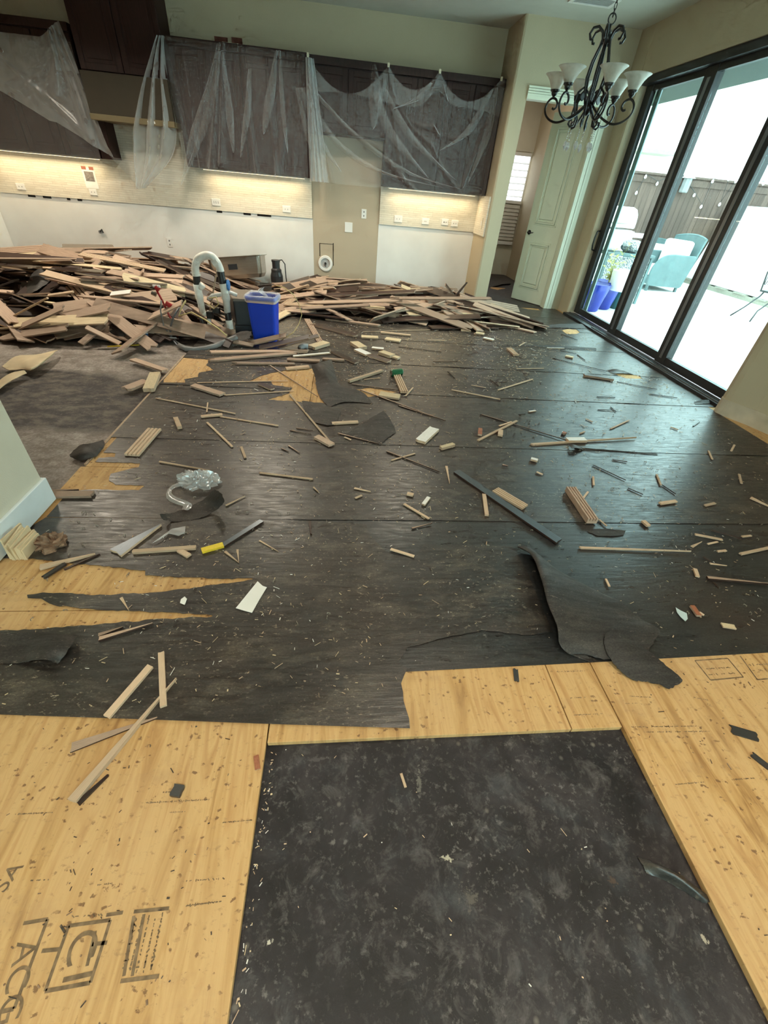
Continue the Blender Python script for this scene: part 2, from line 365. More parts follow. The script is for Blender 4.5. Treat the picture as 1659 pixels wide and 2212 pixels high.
def slab_mat():
    m, nt, out = newmat('black_stained_slab')
    v = coords(nt)
    n1 = tnoise(nt, v, 3.4, 6, .70, .6); c = ramp(nt, n1, [(.32, (.012, .011, .012)), (.50, (.026, .023, .025)), (.68, (.062, .055, .057))])
    n2 = tnoise(nt, v, 14, 5, .76, .5); c = mixc(nt, ramp(nt, n2, [(.52, 0.0), (.74, .6)]), c, (.150, .138, .135))
    vo = N(nt, 'TexVoronoi'); vo.inputs['Scale'].default_value = 17; nt.links.new(v, vo.inputs['Vector'])
    sp = ramp(nt, vo.outputs['Distance'], [(.05, 1.0), (.16, 0.0)]); mk = ramp(nt, tnoise(nt, v, 4, 3), [(.5, 0.0), (.62, .55)])
    mm = N(nt, 'Math', operation='MULTIPLY'); nt.links.new(sp, mm.inputs[0]); nt.links.new(mk, mm.inputs[1])
    c = mixc(nt, mm.outputs[0], c, (.33, .30, .25))
    fs_ = tnoise(nt, v, 52, 3, .75); f2 = tnoise(nt, v, 5, 4, .6); mq = N(nt, 'Math', operation='MULTIPLY'); nt.links.new(ramp(nt, fs_, [(.56, 0.0), (.70, .8)]), mq.inputs[0]); nt.links.new(ramp(nt, f2, [(.40, .15), (.66, 1.0)]), mq.inputs[1])
    c = mixc(nt, mq.outputs[0], c, (.21, .195, .185))
    c = mixc(nt, ramp(nt, tnoise(nt, v, 7, 5, .65), [(.54, 0.0), (.70, .5)]), c, (.052, .058, .066))
    c = mixc(nt, ramp(nt, tnoise(nt, v, .9, 3), [(.5, 0.0), (.75, .3)]), c, (.055, .036, .036))
    def stain(p0, p1, rx, c, col, amt):
        A_, B_ = fl(*p0, -.022), fl(*p1, -.022); d = B_ - A_; L_ = max(d.length, .01) * .5
        tc = N(nt, 'TexCoord'); mp = N(nt, 'Mapping', vector_type='TEXTURE'); nt.links.new(tc.outputs['Object'], mp.inputs[0])
        mp.inputs['Location'].default_value = ((A_.x + B_.x) / 2, (A_.y + B_.y) / 2, -.022); mp.inputs['Rotation'].default_value = (0, 0, math.atan2(d.y, d.x)); mp.inputs['Scale'].default_value = (L_, rx, 1)
        ln_ = N(nt, 'VectorMath', operation='LENGTH'); nt.links.new(mp.outputs[0], ln_.inputs[0])
        sb_ = N(nt, 'Math', operation='MULTIPLY_ADD'); sb_.inputs[1].default_value = 1.5; nt.links.new(fs_, sb_.inputs[0]); nt.links.new(ln_.outputs['Value'], sb_.inputs[2])
        return mixc(nt, ramp(nt, sb_.outputs[0], [(.9, amt), (1.75, 0.0)]), c, col)
    c = stain((900, 1600), (914, 1800), .028, c, (.22, .21, .18), .55); c = stain((915, 1850), (1010, 1860), .03, c, (.50, .46, .36), .8); c = stain((556, 2050), (602, 2015), .022, c, (.60, .57, .48), .9)
    c = stain((1495, 2025), (1545, 2025), .03, c, (.42, .37, .29), .9); c = stain((960, 1980), (1060, 1900), .09, c, (.13, .12, .10), .7); c = stain((600, 1650), (760, 1630), .03, c, (.11, .10, .10), .6); c = stain((1300, 1905), (1350, 1900), .04, c, (.10, .06, .04), .6)
    # bare concrete left where the kitchen island stood, in bands with their own shape
    sx = N(nt, 'SeparateXYZ'); nt.links.new(v, sx.inputs[0])
    wob = tnoise(nt, v, 2.4, 4)
    def band(axis, lo, hi, soft):
        ad = N(nt, 'Math', operation='MULTIPLY_ADD'); ad.inputs[1].default_value = soft; nt.links.new(wob, ad.inputs[0]); nt.links.new(sx.outputs[axis], ad.inputs[2])
        a = N(nt, 'MapRange'); a.inputs['From Min'].default_value = lo + soft * .5; a.inputs['From Max'].default_value = lo + soft * .5 + .12; nt.links.new(ad.outputs[0], a.inputs[0])
        b = N(nt, 'MapRange'); b.inputs['From Min'].default_value = hi + soft * .5 + .12; b.inputs['From Max'].default_value = hi + soft * .5; nt.links.new(ad.outputs[0], b.inputs[0])
        mu = N(nt, 'Math', operation='MULTIPLY'); nt.links.new(a.outputs[0], mu.inputs[0]); nt.links.new(b.outputs[0], mu.inputs[1]); return mu.outputs[0]
    k1 = band(1, 1.7, 2.62, .25); k2 = band(1, 3.62, 4.5, .5)
    mx = N(nt, 'Math', operation='MAXIMUM'); nt.links.new(k1, mx.inputs[0]); nt.links.new(k2, mx.inputs[1])
    kx = band(0, -9, -1.40, .02); m3 = N(nt, 'Math', operation='MULTIPLY'); nt.links.new(mx.outputs[0], m3.inputs[0]); nt.links.new(kx, m3.inputs[1])
    grey = mixc(nt, .5, ramp(nt, n2, [(.35, (.15, .12, .105)), (.65, (.44, .39, .35))]), ramp(nt, fs_, [(.35, (.16, .13, .115)), (.65, (.46, .41, .37))]))
    c = mixc(nt, m3.outputs[0], c, grey)
    mp_ = N(nt, 'Math', operation='MULTIPLY'); nt.links.new(kx, mp_.inputs[0]); nt.links.new(ramp(nt, tnoise(nt, coords(nt, (1, 1.6, 1)), 6.5, 5, .75), [(.45, 0.0), (.62, .8)]), mp_.inputs[1]); c = mixc(nt, mp_.outputs[0], c, (.17, .145, .12))
    rg = ramp(nt, n1, [(.3, .42), (.7, .7)])
    p = princ(nt, out, c, .5, spec=.32, normal=bumpn(nt, n2, .35, .004)); nt.links.new(rg, p.inputs['Roughness']); return m
K['slab'] = slab_mat()
def stone_mat():
    m, nt, out = newmat('stacked_travertine_strips')
    v = coords(nt); sx = N(nt, 'SeparateXYZ'); nt.links.new(v, sx.inputs[0])
    ad = N(nt, 'Math', operation='ADD'); nt.links.new(sx.outputs[0], ad.inputs[0]); nt.links.new(sx.outputs[1], ad.inputs[1])
    cb = N(nt, 'CombineXYZ'); nt.links.new(ad.outputs[0], cb.inputs[0]); nt.links.new(sx.outputs[2], cb.inputs[1])
    b = N(nt, 'TexBrick', offset=.37, squash=1.6, squash_frequency=3)
    b.inputs['Color1'].default_value = (.78, .72, .60, 1); b.inputs['Color2'].default_value = (.66, .60, .48, 1); b.inputs['Mortar'].default_value = (.44, .39, .30, 1)
    b.inputs['Scale'].default_value = 1; b.inputs['Mortar Size'].default_value = .0016; b.inputs['Brick Width'].default_value = .19; b.inputs['Row Height'].default_value = .026; b.inputs['Bias'].default_value = -.1
    nt.links.new(cb.outputs[0], b.inputs['Vector'])
    c = mixc(nt, .35, b.outputs[0], ramp(nt, tnoise(nt, coords(nt, (6, 6, 40)), 2, 3), [(.3, (.58, .53, .44)), (.7, (.84, .80, .70))]))
    princ(nt, out, c, .65, normal=bumpn(nt, b.outputs[1], -.4, .004)); return m
K['stone'] = stone_mat()
def pattern_mat():
    m, nt, out = newmat('grey_patterned_pot')
    w = N(nt, 'TexWave', wave_type='BANDS', bands_direction='DIAGONAL'); w.inputs['Scale'].default_value = 9; w.inputs['Distortion'].default_value = 9; w.inputs['Detail Scale'].default_value = 3
    nt.links.new(coords(nt), w.inputs['Vector'])
    princ(nt, out, ramp(nt, w.outputs[0], [(.45, (.10, .11, .12)), (.55, (.45, .46, .46))]), .6); return m
K['pattern'] = pattern_mat()
def emis(name, col, st):
    m, nt, out = newmat(name); e = N(nt, 'Emission'); e.inputs[0].default_value = c4(col); e.inputs[1].default_value = st
    nt.links.new(e.outputs[0], out.inputs[0]); return m
K['led'] = emis('warm_led_diffuser', (1.0, .82, .52), 2.0)
K['lampglow'] = emis('fill_lamp_diffuser', (1.0, .9, .75), 1.5)
# ---------------------------------------------------------------- room shell
YB, YD, XP, XL, ZC = 7.95, 7.29, 2.09, -5.0, 3.10
floor = struct(MB().box((-5.2, -4.2, -.12), (3.95, 11.2, -.022)).build('floor', K['slab']))
struct(bx('ceiling', (-5.2, -4.2, ZC), (3.95, 11.2, ZC + .1), K['ceil']))
wb = struct(bx('wall_back', (XL, YB, -.022), (XP + .1, YB + .12, ZC), K['tan']))
MB().box((XL, YB - .006, -.02), (-.47, YB, .915)).build('drywall_panel', K['white_wall'], wb)
MB().box((.552, YB - .006, -.02), (XP, YB, .915)).build('drywall_panel', K['white_wall'], wb)
K['bay'] = simple('beige_bay_paint', (.50, .42, .31), .8, var=.04, scale=2, bump=.2, bscale=160)
MB().box((-.469, YB - .004, -.02), (.551, YB, 1.9)).build('fridge_bay_panel', K['bay'], wb)
wl = struct(bx('wall_left', (XL - .12, -4.1, -.022), (XL, YB + .12, ZC), K['tan']))
MB().box((XL, 5.0, -.02), (XL + .005, YB - .01, .915)).build('drywall_panel', K['white_wall'], wl)
# pier between the kitchen and the doorway, the doorway wall and its header
pier = MB().prism([(XP + .03, YD), (2.30, YD), (2.30, YB + .12), (XP, YB + .12), (XP, YD + .03), (XP + .009, YD + .009)], -.022, ZC).build('wall_pier', K['tan'])
struct(pier)
struct(bx('wall_doorway_header', (2.30, YD, 2.43), (3.32, YD + .12, ZC), K['tan']))
struct(bx('wall_doorway_side', (3.32, YD, -.022), (3.70, YD + .12, ZC), K['tan']))
# wall with the sliding door: strip by the corner, header, and the angled end of the wall nearer the viewer
struct(MB().prism([(3.55, YD), (3.55, 7.00), (3.56, 6.975), (3.59, 6.96), (3.75, 6.96), (3.75, 7.42), (3.55, 7.42)], -.022, ZC).build('wall_right_far', K['tan']))
struct(bx('wall_right_header', (3.55, 3.3, 2.655), (3.75, 6.98, ZC), K['tan']))
nib = [(3.75, 3.44), (3.50, 3.415), (3.455, 3.40), (3.425, 3.375), (3.412, 3.335), (3.425, 3.29), (3.525, 3.10), (3.585, 2.93), (3.76, 2.3), (3.76, -4.1), (3.95, -4.1), (3.95, 3.44)]
struct(MB().prism(nib, -.022, ZC).build('wall_right_near', K['tan']))
K['primer'] = simple('bare_strip_where_baseboard_was', (.52, .45, .34), .85, var=.2, scale=7, bump=.3)
struct(MB().prism([(3.50, 3.41), (3.448, 3.398), (3.415, 3.372), (3.404, 3.335), (3.418, 3.286), (3.518, 3.096), (3.578, 2.926), (3.752, 2.297), (3.76, 2.3), (3.60, 2.95), (3.53, 3.12), (3.44, 3.36)], 0, .135).build('trim_2', K['primer']))
# partition nearest the viewer with its white baseboard
pt = struct(bx('wall_partition', (-1.62, -4.1, -.022), (-1.475, 1.853, ZC), K['tan']))
K['base_white'] = simple('scuffed_blue_white_baseboard', (.74, .80, .82), .5, var=.05, scale=10)
K['stucco_lt'] = simple('pale_partition_paint', (.66, .62, .50), .8, var=.03, bump=.2, bscale=160)
pt.data.materials[0] = K['stucco_lt']
bb = struct(MB().box((-1.475, -4.0, .012), (-1.459, 1.867, .145)).box((-1.62, 1.853, .012), (-1.475, 1.867, .145)).build('baseboard_partition', K['base_white'], bevel=.003))
# wall behind the photographer with two windows
struct(bx('wall_front_sill', (XL, -4.1, -.022), (3.8, -3.98, .35), K['tan']))
struct(bx('wall_front_head', (XL, -4.1, 2.65), (3.8, -3.98, ZC), K['tan']))
for a, b, n in ((XL, -1.3, 'west'), (.15, .45, 'middle'), (2.6, 3.8, 'east')): struct(bx('wall_front_' + n, (a, -4.1, .35), (b, -3.98, 2.65), K['tan']))
for i, (a, b) in enumerate(((-1.3, .15), (.45, 2.6))):
    w = struct(MB().box((a, -4.07, .35), (a + .05, -4.0, 2.65)).box((b - .05, -4.07, .35), (b, -4.0, 2.65)).box((a, -4.07, 2.6), (b, -4.0, 2.65)).box((a, -4.07, .35), (b, -4.0, .40)).box(((a + b) / 2 - .02, -4.06, .4), ((a + b) / 2 + .02, -4.01, 2.6)).build('window_%d' % (i + 2), K['black_frame']))
    MB().box((a + .05, -4.04, .40), (b - .05, -4.035, 2.6)).build('pane', K['glass'], w)
# added fill lamps (out of the frame) and the ceiling vent
for k, (lx, ly, pw) in enumerate(FILL_LAMPS):
    e = empty('fill_lamp', (lx, ly, ZC))
    tag(e, 'added unseen fill lamp over the ' + ('living room, on the window side', 'living room, on the slider side', 'middle of the room', 'heap of boards by the hood', 'blue bin', 'small board heap by the doorway')[k], 'ceiling lamp', 'added fill lamps')
    MB().lathe([(.25, 0), (.25, -.02), (.225, -.03), (.215, -.03), (.215, -.012), (.0001, -.012)], 32).build('housing', K['plate'], e)
v = empty('ceiling_vent', (2.60, 6.62, ZC)); tag(v, 'white slatted air vent in the ceiling beside the chandelier chain', 'vent')
MB().box((-.24, -.13, -.012), (.24, -.10, 0)).box((-.24, .10, -.012), (.24, .13, 0)).box((-.24, -.10, -.012), (-.20, .10, 0)).box((.20, -.10, -.012), (.24, .10, 0)).build('vent_frame', K['plate'], v)
bx('vent_duct', (-.20, -.10, -.002), (.20, .10, 0), K['hole'], v)
sl = MB().box((-.20, -.007, -.002), (.20, .007, 0), mat=Matrix.Rotation(.6, 4, 'X')).mesh('slat', K['plate'])
for k in range(8):
    o = bpy.data.objects.new('slat', sl); COL.objects.link(o); o.parent = v; o.location = (0, -.085 + k * .0243, -.006)

# ---------------------------------------------------------------- sliding door
XS = 3.66
d1 = struct(empty('door_1', (0, 0, 0)))
zt = 2.665
y_l = 6.975; yg0 = wx(1250, 671, XS).y; m1a, m1b = wx(1317, 711, XS).y, wx(1334, 711, XS).y; m2a, m2b = wx(1430, 764, XS).y, wx(1450, 768, XS).y
y_e = 3.40; zb = .125
bx('jamb', (3.57, y_l, 0), (3.74, 7.06, zt), K['black_frame'], d1)
bx('head', (3.57, y_e, 2.585), (3.74, y_l, 2.68), K['black_frame'], d1)
bx('sill', (3.50, y_e, 0), (3.74, y_l, .030), K['black_frame'], d1)
for k, xx in enumerate((3.525, 3.555, 3.590)): MB().box((xx, y_e, .030), (xx + .008, y_l - .9 * (k < 2), .042)).build('track_rail', K['track'], d1)
MB().box((3.725, yg0 - .10, .05), (3.74, yg0 - .005, 2.58)).build('screen_stile', simple('pale_blue_grey_stile', (.30, .38, .41), .4), d1)
def sash(ya, yb, x, nm):
    s = MB().box((x - .022, yb, .045), (x + .022, ya, zb)).box((x - .022, yb, 2.53), (x + .022, ya, 2.59)).build(nm, K['black_frame'], d1)
    MB().box((x - .004, yb + .01, zb), (x + .004, ya - .01, 2.53)).build('pane', K['glass'], s); return s
def stile(ya, yb, x0, x1, light=True):
    s = MB().box((x0, yb, .045), (x1, ya, 2.585)).build('stile', K['black_frame'], d1, bevel=.004)
    if light: MB().box((x0 - .006, yb + (ya - yb) * .36, .1), (x0, yb + (ya - yb) * .62, 2.5)).build('stile_cover', K['grey_frame'], s)
sash(y_l - .005, m1a, 3.69, 'sash'); sash(m1b, m2a, 3.66, 'sash'); sash(m2b, y_e + .01, 3.63, 'sash')
stile(y_l - .005, yg0, 3.66, 3.715, False); stile(m1a + .005, m1b - .005, 3.632, 3.715); stile(m2a + .005, m2b - .005, 3.602, 3.69)
hd = MB().tube([(3.645, 6.91, 1.12), (3.60, 6.905, 1.11), (3.585, 6.90, 1.05), (3.585, 6.90, .95), (3.60, 6.905, .89), (3.645, 6.91, .88)], .011).build('pull_handle', K['iron'], d1, smooth=True)
bx('lock_plate', (3.652, 6.885, .86), (3.662, 6.94, 1.14), K['black_pl'], hd)

# ---------------------------------------------------------------- doorway, open door and the room behind it
tr = struct(empty('trim_1'))
prof = [(2.32, .085), (2.345, .07), (2.37, .085)]
MB().box((2.295, YD - .02, 2.40), (3.42, YD, 2.43)).box((2.295, YD - .026, 2.43), (3.42, YD, 2.452)).box((2.295, YD - .02, 2.456), (3.42, YD, 2.474)).box((2.295, YD - .028, 2.478), (3.42, YD, 2.498)).box((2.29, YD - .036, 2.502), (3.425, YD, 2.52)).build('head_casing', K['cream'], tr)
MB().box((3.29, YD - .02, 0), (3.34, YD, 2.40)).box((3.345, YD - .026, 0), (3.375, YD, 2.40)).box((3.38, YD - .02, 0), (3.42, YD, 2.40)).build('side_casing', K['cream'], tr)
MB().box((3.285, YD, 0), (3.315, YD + .12, 2.415)).box((2.30, YD, 2.40), (3.315, YD + .12, 2.43)).build('door_jamb', K['cream'], tr)
hp = Vector((3.285, 7.415, .012)); tip = Vector((2.945, 7.935, .012)); L = (tip - hp).length
d2 = struct(empty('door_2', hp, math.atan2(tip.y - hp.y, tip.x - hp.x)))   # local x runs from hinge to free edge, +y faces the viewer
bx('leaf', (0, -.036, 0), (L, 0, 2.375), K['cream'], d2, bevel=.003)
def dpanel(z0, z1):
    fr = MB()
    a, b = .105, L - .105
    for k, (i, h) in enumerate(((0, .006), (.028, .022), (.05, .010))):
        fr.box((a + i, 0, z0 + i), (b - i, h, z0 + i + .02)).box((a + i, 0, z1 - i - .02), (b - i, h, z1 - i)).box((a + i, 0, z0 + i), (a + i + .02, h, z1 - i)).box((b - i - .02, 0, z0 + i), (b - i, h, z1 - i))
    fr.box((a + .085, 0, z0 + .085), (b - .085, .016, z1 - .085))
    fr.build('raised_panel', K['cream'], d2, bevel=.003)
dpanel(.19, .86); dpanel(1.07, 2.24)
hn = MB().lathe([(.0001, 0), (.032, 0), (.032, .006), (.012, .012), (.011, .045), (.0001, .045)], 18, mat=Matrix.Translation((L - .06, 0, .965)) @ Matrix.Rotation(-math.pi / 2, 4, 'X')).tube([(L - .06, .042, .965), (L - .10, .045, .962), (L - .15, .044, .968), (L - .165, .044, .974)], [.009, .008, .007, .006]).build('lever_handle', K['iron'], d2, smooth=True)
# room behind
yr = 10.6
struct(bx('wall_far_room', (1.2, yr, -.02), (3.85, yr + .12, ZC), K['stucco_lt']))
struct(bx('wall_far_room_side', (1.1, YB + .12, -.02), (1.2, yr + .1, ZC), K['tan']))
struct(bx('wall_far_room_outer', (3.70, 7.42, -.022), (3.82, yr + .1, ZC), K['tan']))
pA, pB = wy(1108, 335, yr - .04), wy(1172, 335, yr - .04)
zT = pA.z; zM = wy(1108, 437, yr - .04).z; zB = wy(1080, 520, yr - .04).z
xa, xb = 2.95, 4.0
xa = wy(1085, 430, yr).x - .15; xb = 3.66
w1 = struct(empty('window_1'))
fx = MB().box((xa - .06, yr - .05, zB - .06), (xb, yr, zB)).box((xa - .06, yr - .05, zT), (xb, yr, zT + .05)).box((xa - .06, yr - .05, zB), (xa, yr, zT)).box((xa, yr - .045, zM - .02), (xb, yr - .005, zM + .03))
fx.build('shutter_frame', K['plate'], w1)
skyl = emis('bright_overcast_daylight', (.86, .95, 1.0), 2.4)
MB().box((xa, yr - .012, zM + .03), (xb, yr - .008, zT)).build('daylit_pane', skyl, w1)
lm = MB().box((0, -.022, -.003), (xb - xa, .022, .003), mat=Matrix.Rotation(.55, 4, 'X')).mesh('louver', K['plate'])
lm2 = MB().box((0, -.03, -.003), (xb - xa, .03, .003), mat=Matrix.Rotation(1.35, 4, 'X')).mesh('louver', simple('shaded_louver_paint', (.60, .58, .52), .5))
z = zM + .10
while z < zT - .02:
    o = bpy.data.objects.new('louver', lm); COL.objects.link(o); o.parent = w1; o.location = (xa, yr - .03, z); z += .105
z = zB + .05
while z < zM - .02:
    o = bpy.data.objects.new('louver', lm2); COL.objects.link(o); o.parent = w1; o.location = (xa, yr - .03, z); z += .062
# arched niche above the shutters
ar = []
cx = (wy(1145, 320, yr).x); ra = .42
for k in range(17): t = math.pi * k / 16; ar.append((cx + ra * math.cos(t), ra * .75 * math.sin(t)))
MB().add([(p[0], yr - .012, zT + .07 + p[1]) for p in ar] + [(p[0], yr, zT + .07 + p[1]) for p in ar], [tuple(range(17))] + [(i, i + 17, i + 18, i + 1) for i in range(16)]).build('arch_panel', K['stucco_lt'], w1)
area('far_room_fill_glow', (2.6, 9.2, 3.05), .4, 15, (1.0, .9, .75), shape='DISK')  # unseen lamp added to brighten the room behind the door
e = empty('fill_lamp', (2.6, 9.2, ZC)); tag(e, 'added unseen fill lamp in the room past the open door', 'ceiling lamp'); MB().lathe([(.25, 0), (.25, -.02), (.225, -.03), (.215, -.03), (.215, -.012), (.0001, -.012)], 32).build('housing', K['plate'], e)
o = bx('wall_outlet', (wy(1112, 548, yr).x - .03, yr - .008, .30), (wy(1112, 548, yr).x + .03, yr, .40), K['plate']); tag(o, 'small white outlet on the far wall of the room past the open door', 'outlet')

# ---------------------------------------------------------------- plywood subfloor sheets (children of the floor) and their stamps
def ply(x0, x1, y0, y1, top=0.0):
    o = MB().box((x0 + .002, y0 + .002, -.021), (x1 - .002, y1 - .002, top)).build('plywood_panel', [K['ply']], floor, bevel=.0015); return o
pA1 = ply(-1.475, -.222, -3.9, 1.15)
ply(-1.50, -.222, 1.15, 2.20); ply(-1.475, -.222, 2.2, 3.05)
ply(-.222, .80, .612, 3.05); ply(.80, .986, .612, 3.05)
pR = ply(.986, 2.205, -3.9, .95); pR2 = ply(.986, 2.205, .95, 3.05)
pQ = ply(2.205, 3.42, -3.9, 1.75); ply(2.205, 3.60, 1.75, 4.2)
for i, xx in enumerate((-1.475, -.25, .97, 2.19)):
    ply(xx, (-.25, .97, 2.19, 3.60)[i], 3.05 if i != 3 else 4.2, 5.49); ply(xx, (-.25, .97, 2.19, 3.55)[i], 5.49, 7.25)
bx('subfloor_edge_strip', (-1.49, 2.22, -.021), (-1.476, 4.16, .004), K['raw2'], floor)
# stamps printed on the sheets
INK = simple('faded_stamp_ink', (.20, .135, .075), .8, var=.55, scale=45)
def stamp_lines(parent, segs, w=.006, z=.0006):
    mb = MB()
    for (a, b) in segs:
        A, B = fl(*a), fl(*b); d = (B - A).normalized(); n = Vector((-d.y, d.x, 0)) * w * .5
        mb.add([(A - n).xy[:] + (z,), (B - n).xy[:] + (z,), (B + n).xy[:] + (z,), (A + n).xy[:] + (z,)], [(0, 1, 2, 3)])
    mb.build('stamp_outline', INK, parent)
def stamp_text(parent, txt, p0, p1, size):
    """text runs on the sheet from photo point p0 to p1 (baseline)"""
    A, B = fl(*p0), fl(*p1); cu = bpy.data.curves.new('stamp', 'FONT'); cu.body = txt; cu.size = size; cu.extrude = 0
    t = bpy.data.objects.new('tmp', cu); COL.objects.link(t); dg = bpy.context.evaluated_depsgraph_get()
    me = bpy.data.meshes.new_from_object(t.evaluated_get(dg)); bpy.data.objects.remove(t)
    o = bpy.data.objects.new('stamp_letters', me); me.materials.clear(); me.materials.append(INK); COL.objects.link(o); o.parent = parent
    o.location = (A.x, A.y, .0008); o.rotation_euler[2] = math.atan2((B - A).y, (B - A).x)
def scribble(parent, p0, p1, h, rows=1, seed=1, w=.004):
    """illegible printed rows: short broken strokes between two photo points"""
    rg = random.Random(seed); A, B = fl(*p0), fl(*p1); d = (B - A); L_ = d.length; d = d.normalized(); n = Vector((-d.y, d.x, 0)); mb = MB()
    for r in range(rows):
        s_ = 0.0
        while s_ < L_:
            k = rg.uniform(.3, 1.0) * h / rows * .55; c = A + d * s_ - n * (r + .5) * h / rows; a_ = rg.choice((0, 0, 1.57, .6, -.6)) + rg.gauss(0, .15)
            u = (d * math.cos(a_) + n * math.sin(a_)) * k * .5; v_ = Vector((-u.y, u.x, 0)).normalized() * w * rg.uniform(.25, .5)
            if rg.random() < .85: mb.add([(q.x, q.y, .0007) for q in (c - u - v_, c + u - v_, c + u + v_, c - u + v_)], [(0, 1, 2, 3)])
            s_ += rg.uniform(.35, .8) * h / rows * .7
    mb.build('stamp_marks', INK, parent)
zz = lambda x, y: (x * .36166, 1700 + y * .3615)
stamp_lines(pA1, [(zz(410, 830), zz(660, 795)), (zz(660, 795), zz(540, 1170)), (zz(540, 1170), zz(270, 1220)), (zz(270, 1220), zz(410, 830)), (zz(140, 815), zz(285, 790)), (zz(285, 790), zz(85, 1325)), (zz(85, 1325), zz(0, 1345)), (zz(250, 980), zz(350, 970)), (zz(570, 860), zz(520, 1070)), (zz(635, 765), zz(735, 750)), (zz(550, 940), zz(640, 930)), (zz(800, 745), zz(1010, 725)), (zz(720, 1160), zz(950, 1130)), (zz(860, 760), zz(790, 1130)), (zz(800, 770), zz(740, 1130))], .007)
stamp_text(pA1, 'C', zz(425, 880), zz(405, 1000), .085); stamp_text(pA1, '1', zz(400, 1070), zz(375, 1160), .085)
stamp_text(pA1, 'ACG', zz(105, 930), zz(40, 1180), .062); stamp_text(pA1, 'SA', zz(20, 640), zz(90, 545), .05)
scribble(pA1, zz(990, 760), zz(920, 1100), .075, 5, 2); scribble(pA1, zz(840, 790), zz(770, 1110), .02, 1, 3)
for i, (a, b, h) in enumerate((((1120, 690), (1320, 665), .012), ((1330, 200), (1510, 185), .010), ((880, 80), (1270, 60), .012), ((590, 570), (680, 560), .010), ((100, 150), (320, 140), .010), ((200, 540), (310, 535), .012), ((1010, 140), (1110, 135), .010), ((980, 20), (1080, 15), .010), ((1120, 540), (1350, 525), .014), ((450, 740), (620, 730), .02))): scribble(pA1, zz(*a), zz(*b), h, 1, 10 + i, .003)
zr = lambda x, y: (1100 + x * .33695, 1380 + y * .33695)
stamp_lines(pR, [(zr(1190, 140), zr(1400, 125)), (zr(1400, 125), zr(1500, 245)), (zr(1500, 245), zr(1290, 265)), (zr(1290, 265), zr(1190, 140)), (zr(1480, 110), zr(1590, 262)), (zr(1590, 262), zr(1659, 256))], .005)
scribble(pR, zr(1240, 175), zr(1410, 165), .05, 2, 31); scribble(pR, zr(1520, 150), zr(1640, 145), .05, 2, 32)
for i, (a, b, h) in enumerate((((780, 550), (1210, 545), .016), ((850, 585), (1280, 580), .014), ((770, 358), (900, 365), .012), ((740, 405), (820, 402), .012), ((1060, 920), (1240, 905), .012), ((300, 200), (480, 195), .014), ((390, 370), (480, 365), .012), ((410, 475), (600, 465), .016), ((1180, 360), (1280, 380), .02), ((1420, 890), (1560, 880), .012))): scribble(pR, zr(*a), zr(*b), h, 1, 40 + i, .003)
# ---------------------------------------------------------------- felt underlayment strips with their torn holes
def P2(*pts): return [tuple(fl(x, y).xy) for (x, y) in pts]
ze = lambda x, y: (x * .36166, 1020 + y * .36166)
def noisy(x, y, a, s): return a * (noise.noise(Vector((x * s, y * s * 2.2, 3.1))) )
HOLES = [
 P2((380, 772), (452, 777), (446, 790), (462, 800), (430, 806), (428, 815), (398, 820), (400, 827), (352, 827)),
 P2((538, 824), (560, 814), (585, 806), (640, 797), (688, 796), (700, 808), (715, 840), (735, 846), (800, 838), (862, 848), (800, 858), (735, 858), (712, 872), (640, 868), (578, 864), (625, 850), (632, 838), (590, 832), (585, 824)),
 P2((100, 1032), (152, 998), (202, 985), (212, 978), (250, 980), (248, 988), (212, 990), (205, 998), (303, 1002), (300, 1010), (265, 1018), (240, 1024), (236, 1040), (250, 1048), (313, 1050), (300, 1060), (210, 1058), (108, 1064)),
 P2((1213, 714), (1224, 711), (1245, 712), (1252, 718), (1246, 722), (1224, 722)),
 P2((1326, 808), (1345, 807), (1380, 812), (1388, 819), (1352, 818)),
 P2((1060, 652), (1110, 655), (1160, 666), (1168, 671), (1140, 668), (1100, 660)),
]
HOLES = [jag(h, .025, .005) for h in HOLES]
XW = -1.476
seams = [1.728, 2.548, 3.449, 4.198, 5.03, 5.87, 6.62, 7.32]
FL = ['spanning from the partition corner to the sliding door wall', 'torn at its end beside the bare concrete', 'with the ragged hole below the blue bin', 'running past the front of the board heap', 'under the front edge of the board heap', 'under the middle of the smaller board heap', 'reaching the open doorway']
for k in range(7):
    y0, y1 = seams[k], seams[k + 1] + .045
    x1 = 3.50 if y0 > 3.2 else 3.42
    x0 = XW if k > 1 else (-1.44 if k == 0 else XW)
    out = []
    nst = 40
    for i in range(nst + 1):
        x = x0 + (x1 - x0) * i / nst; out.append((x, y0 + .005 * noise.noise(Vector((x * .8, k * 7.3, 0)))))
    if k == 0: out = [p for p in out if p[0] < 3.55]
    out += [(x1, y1), (x0, y1)]
    base = .0016
    def zf(x, y, b=base, y0=y0, k=k, ye=seams[k + 1]):
        if y > ye - .012: return .0007
        e = max(0.0, 1 - (y - y0) / .05); l = noise.noise(Vector((x * 2.1, k * 3.7, 1.0)))
        return b + noisy(x, y, .0007, 2.5) + .0010 + e * (.0015 + max(0, l - .3) * .012)
    hs = [h for h in HOLES if max(p[1] for p in h) > y0 and min(p[1] for p in h) < y1]
    o = sheet('felt_strip', out, hs, zf, K['felt'], .14, .0012, smooth=False)
    tag(o, 'black felt underlayment strip ' + FL[k], 'underlayment', 'felt underlayment strips')
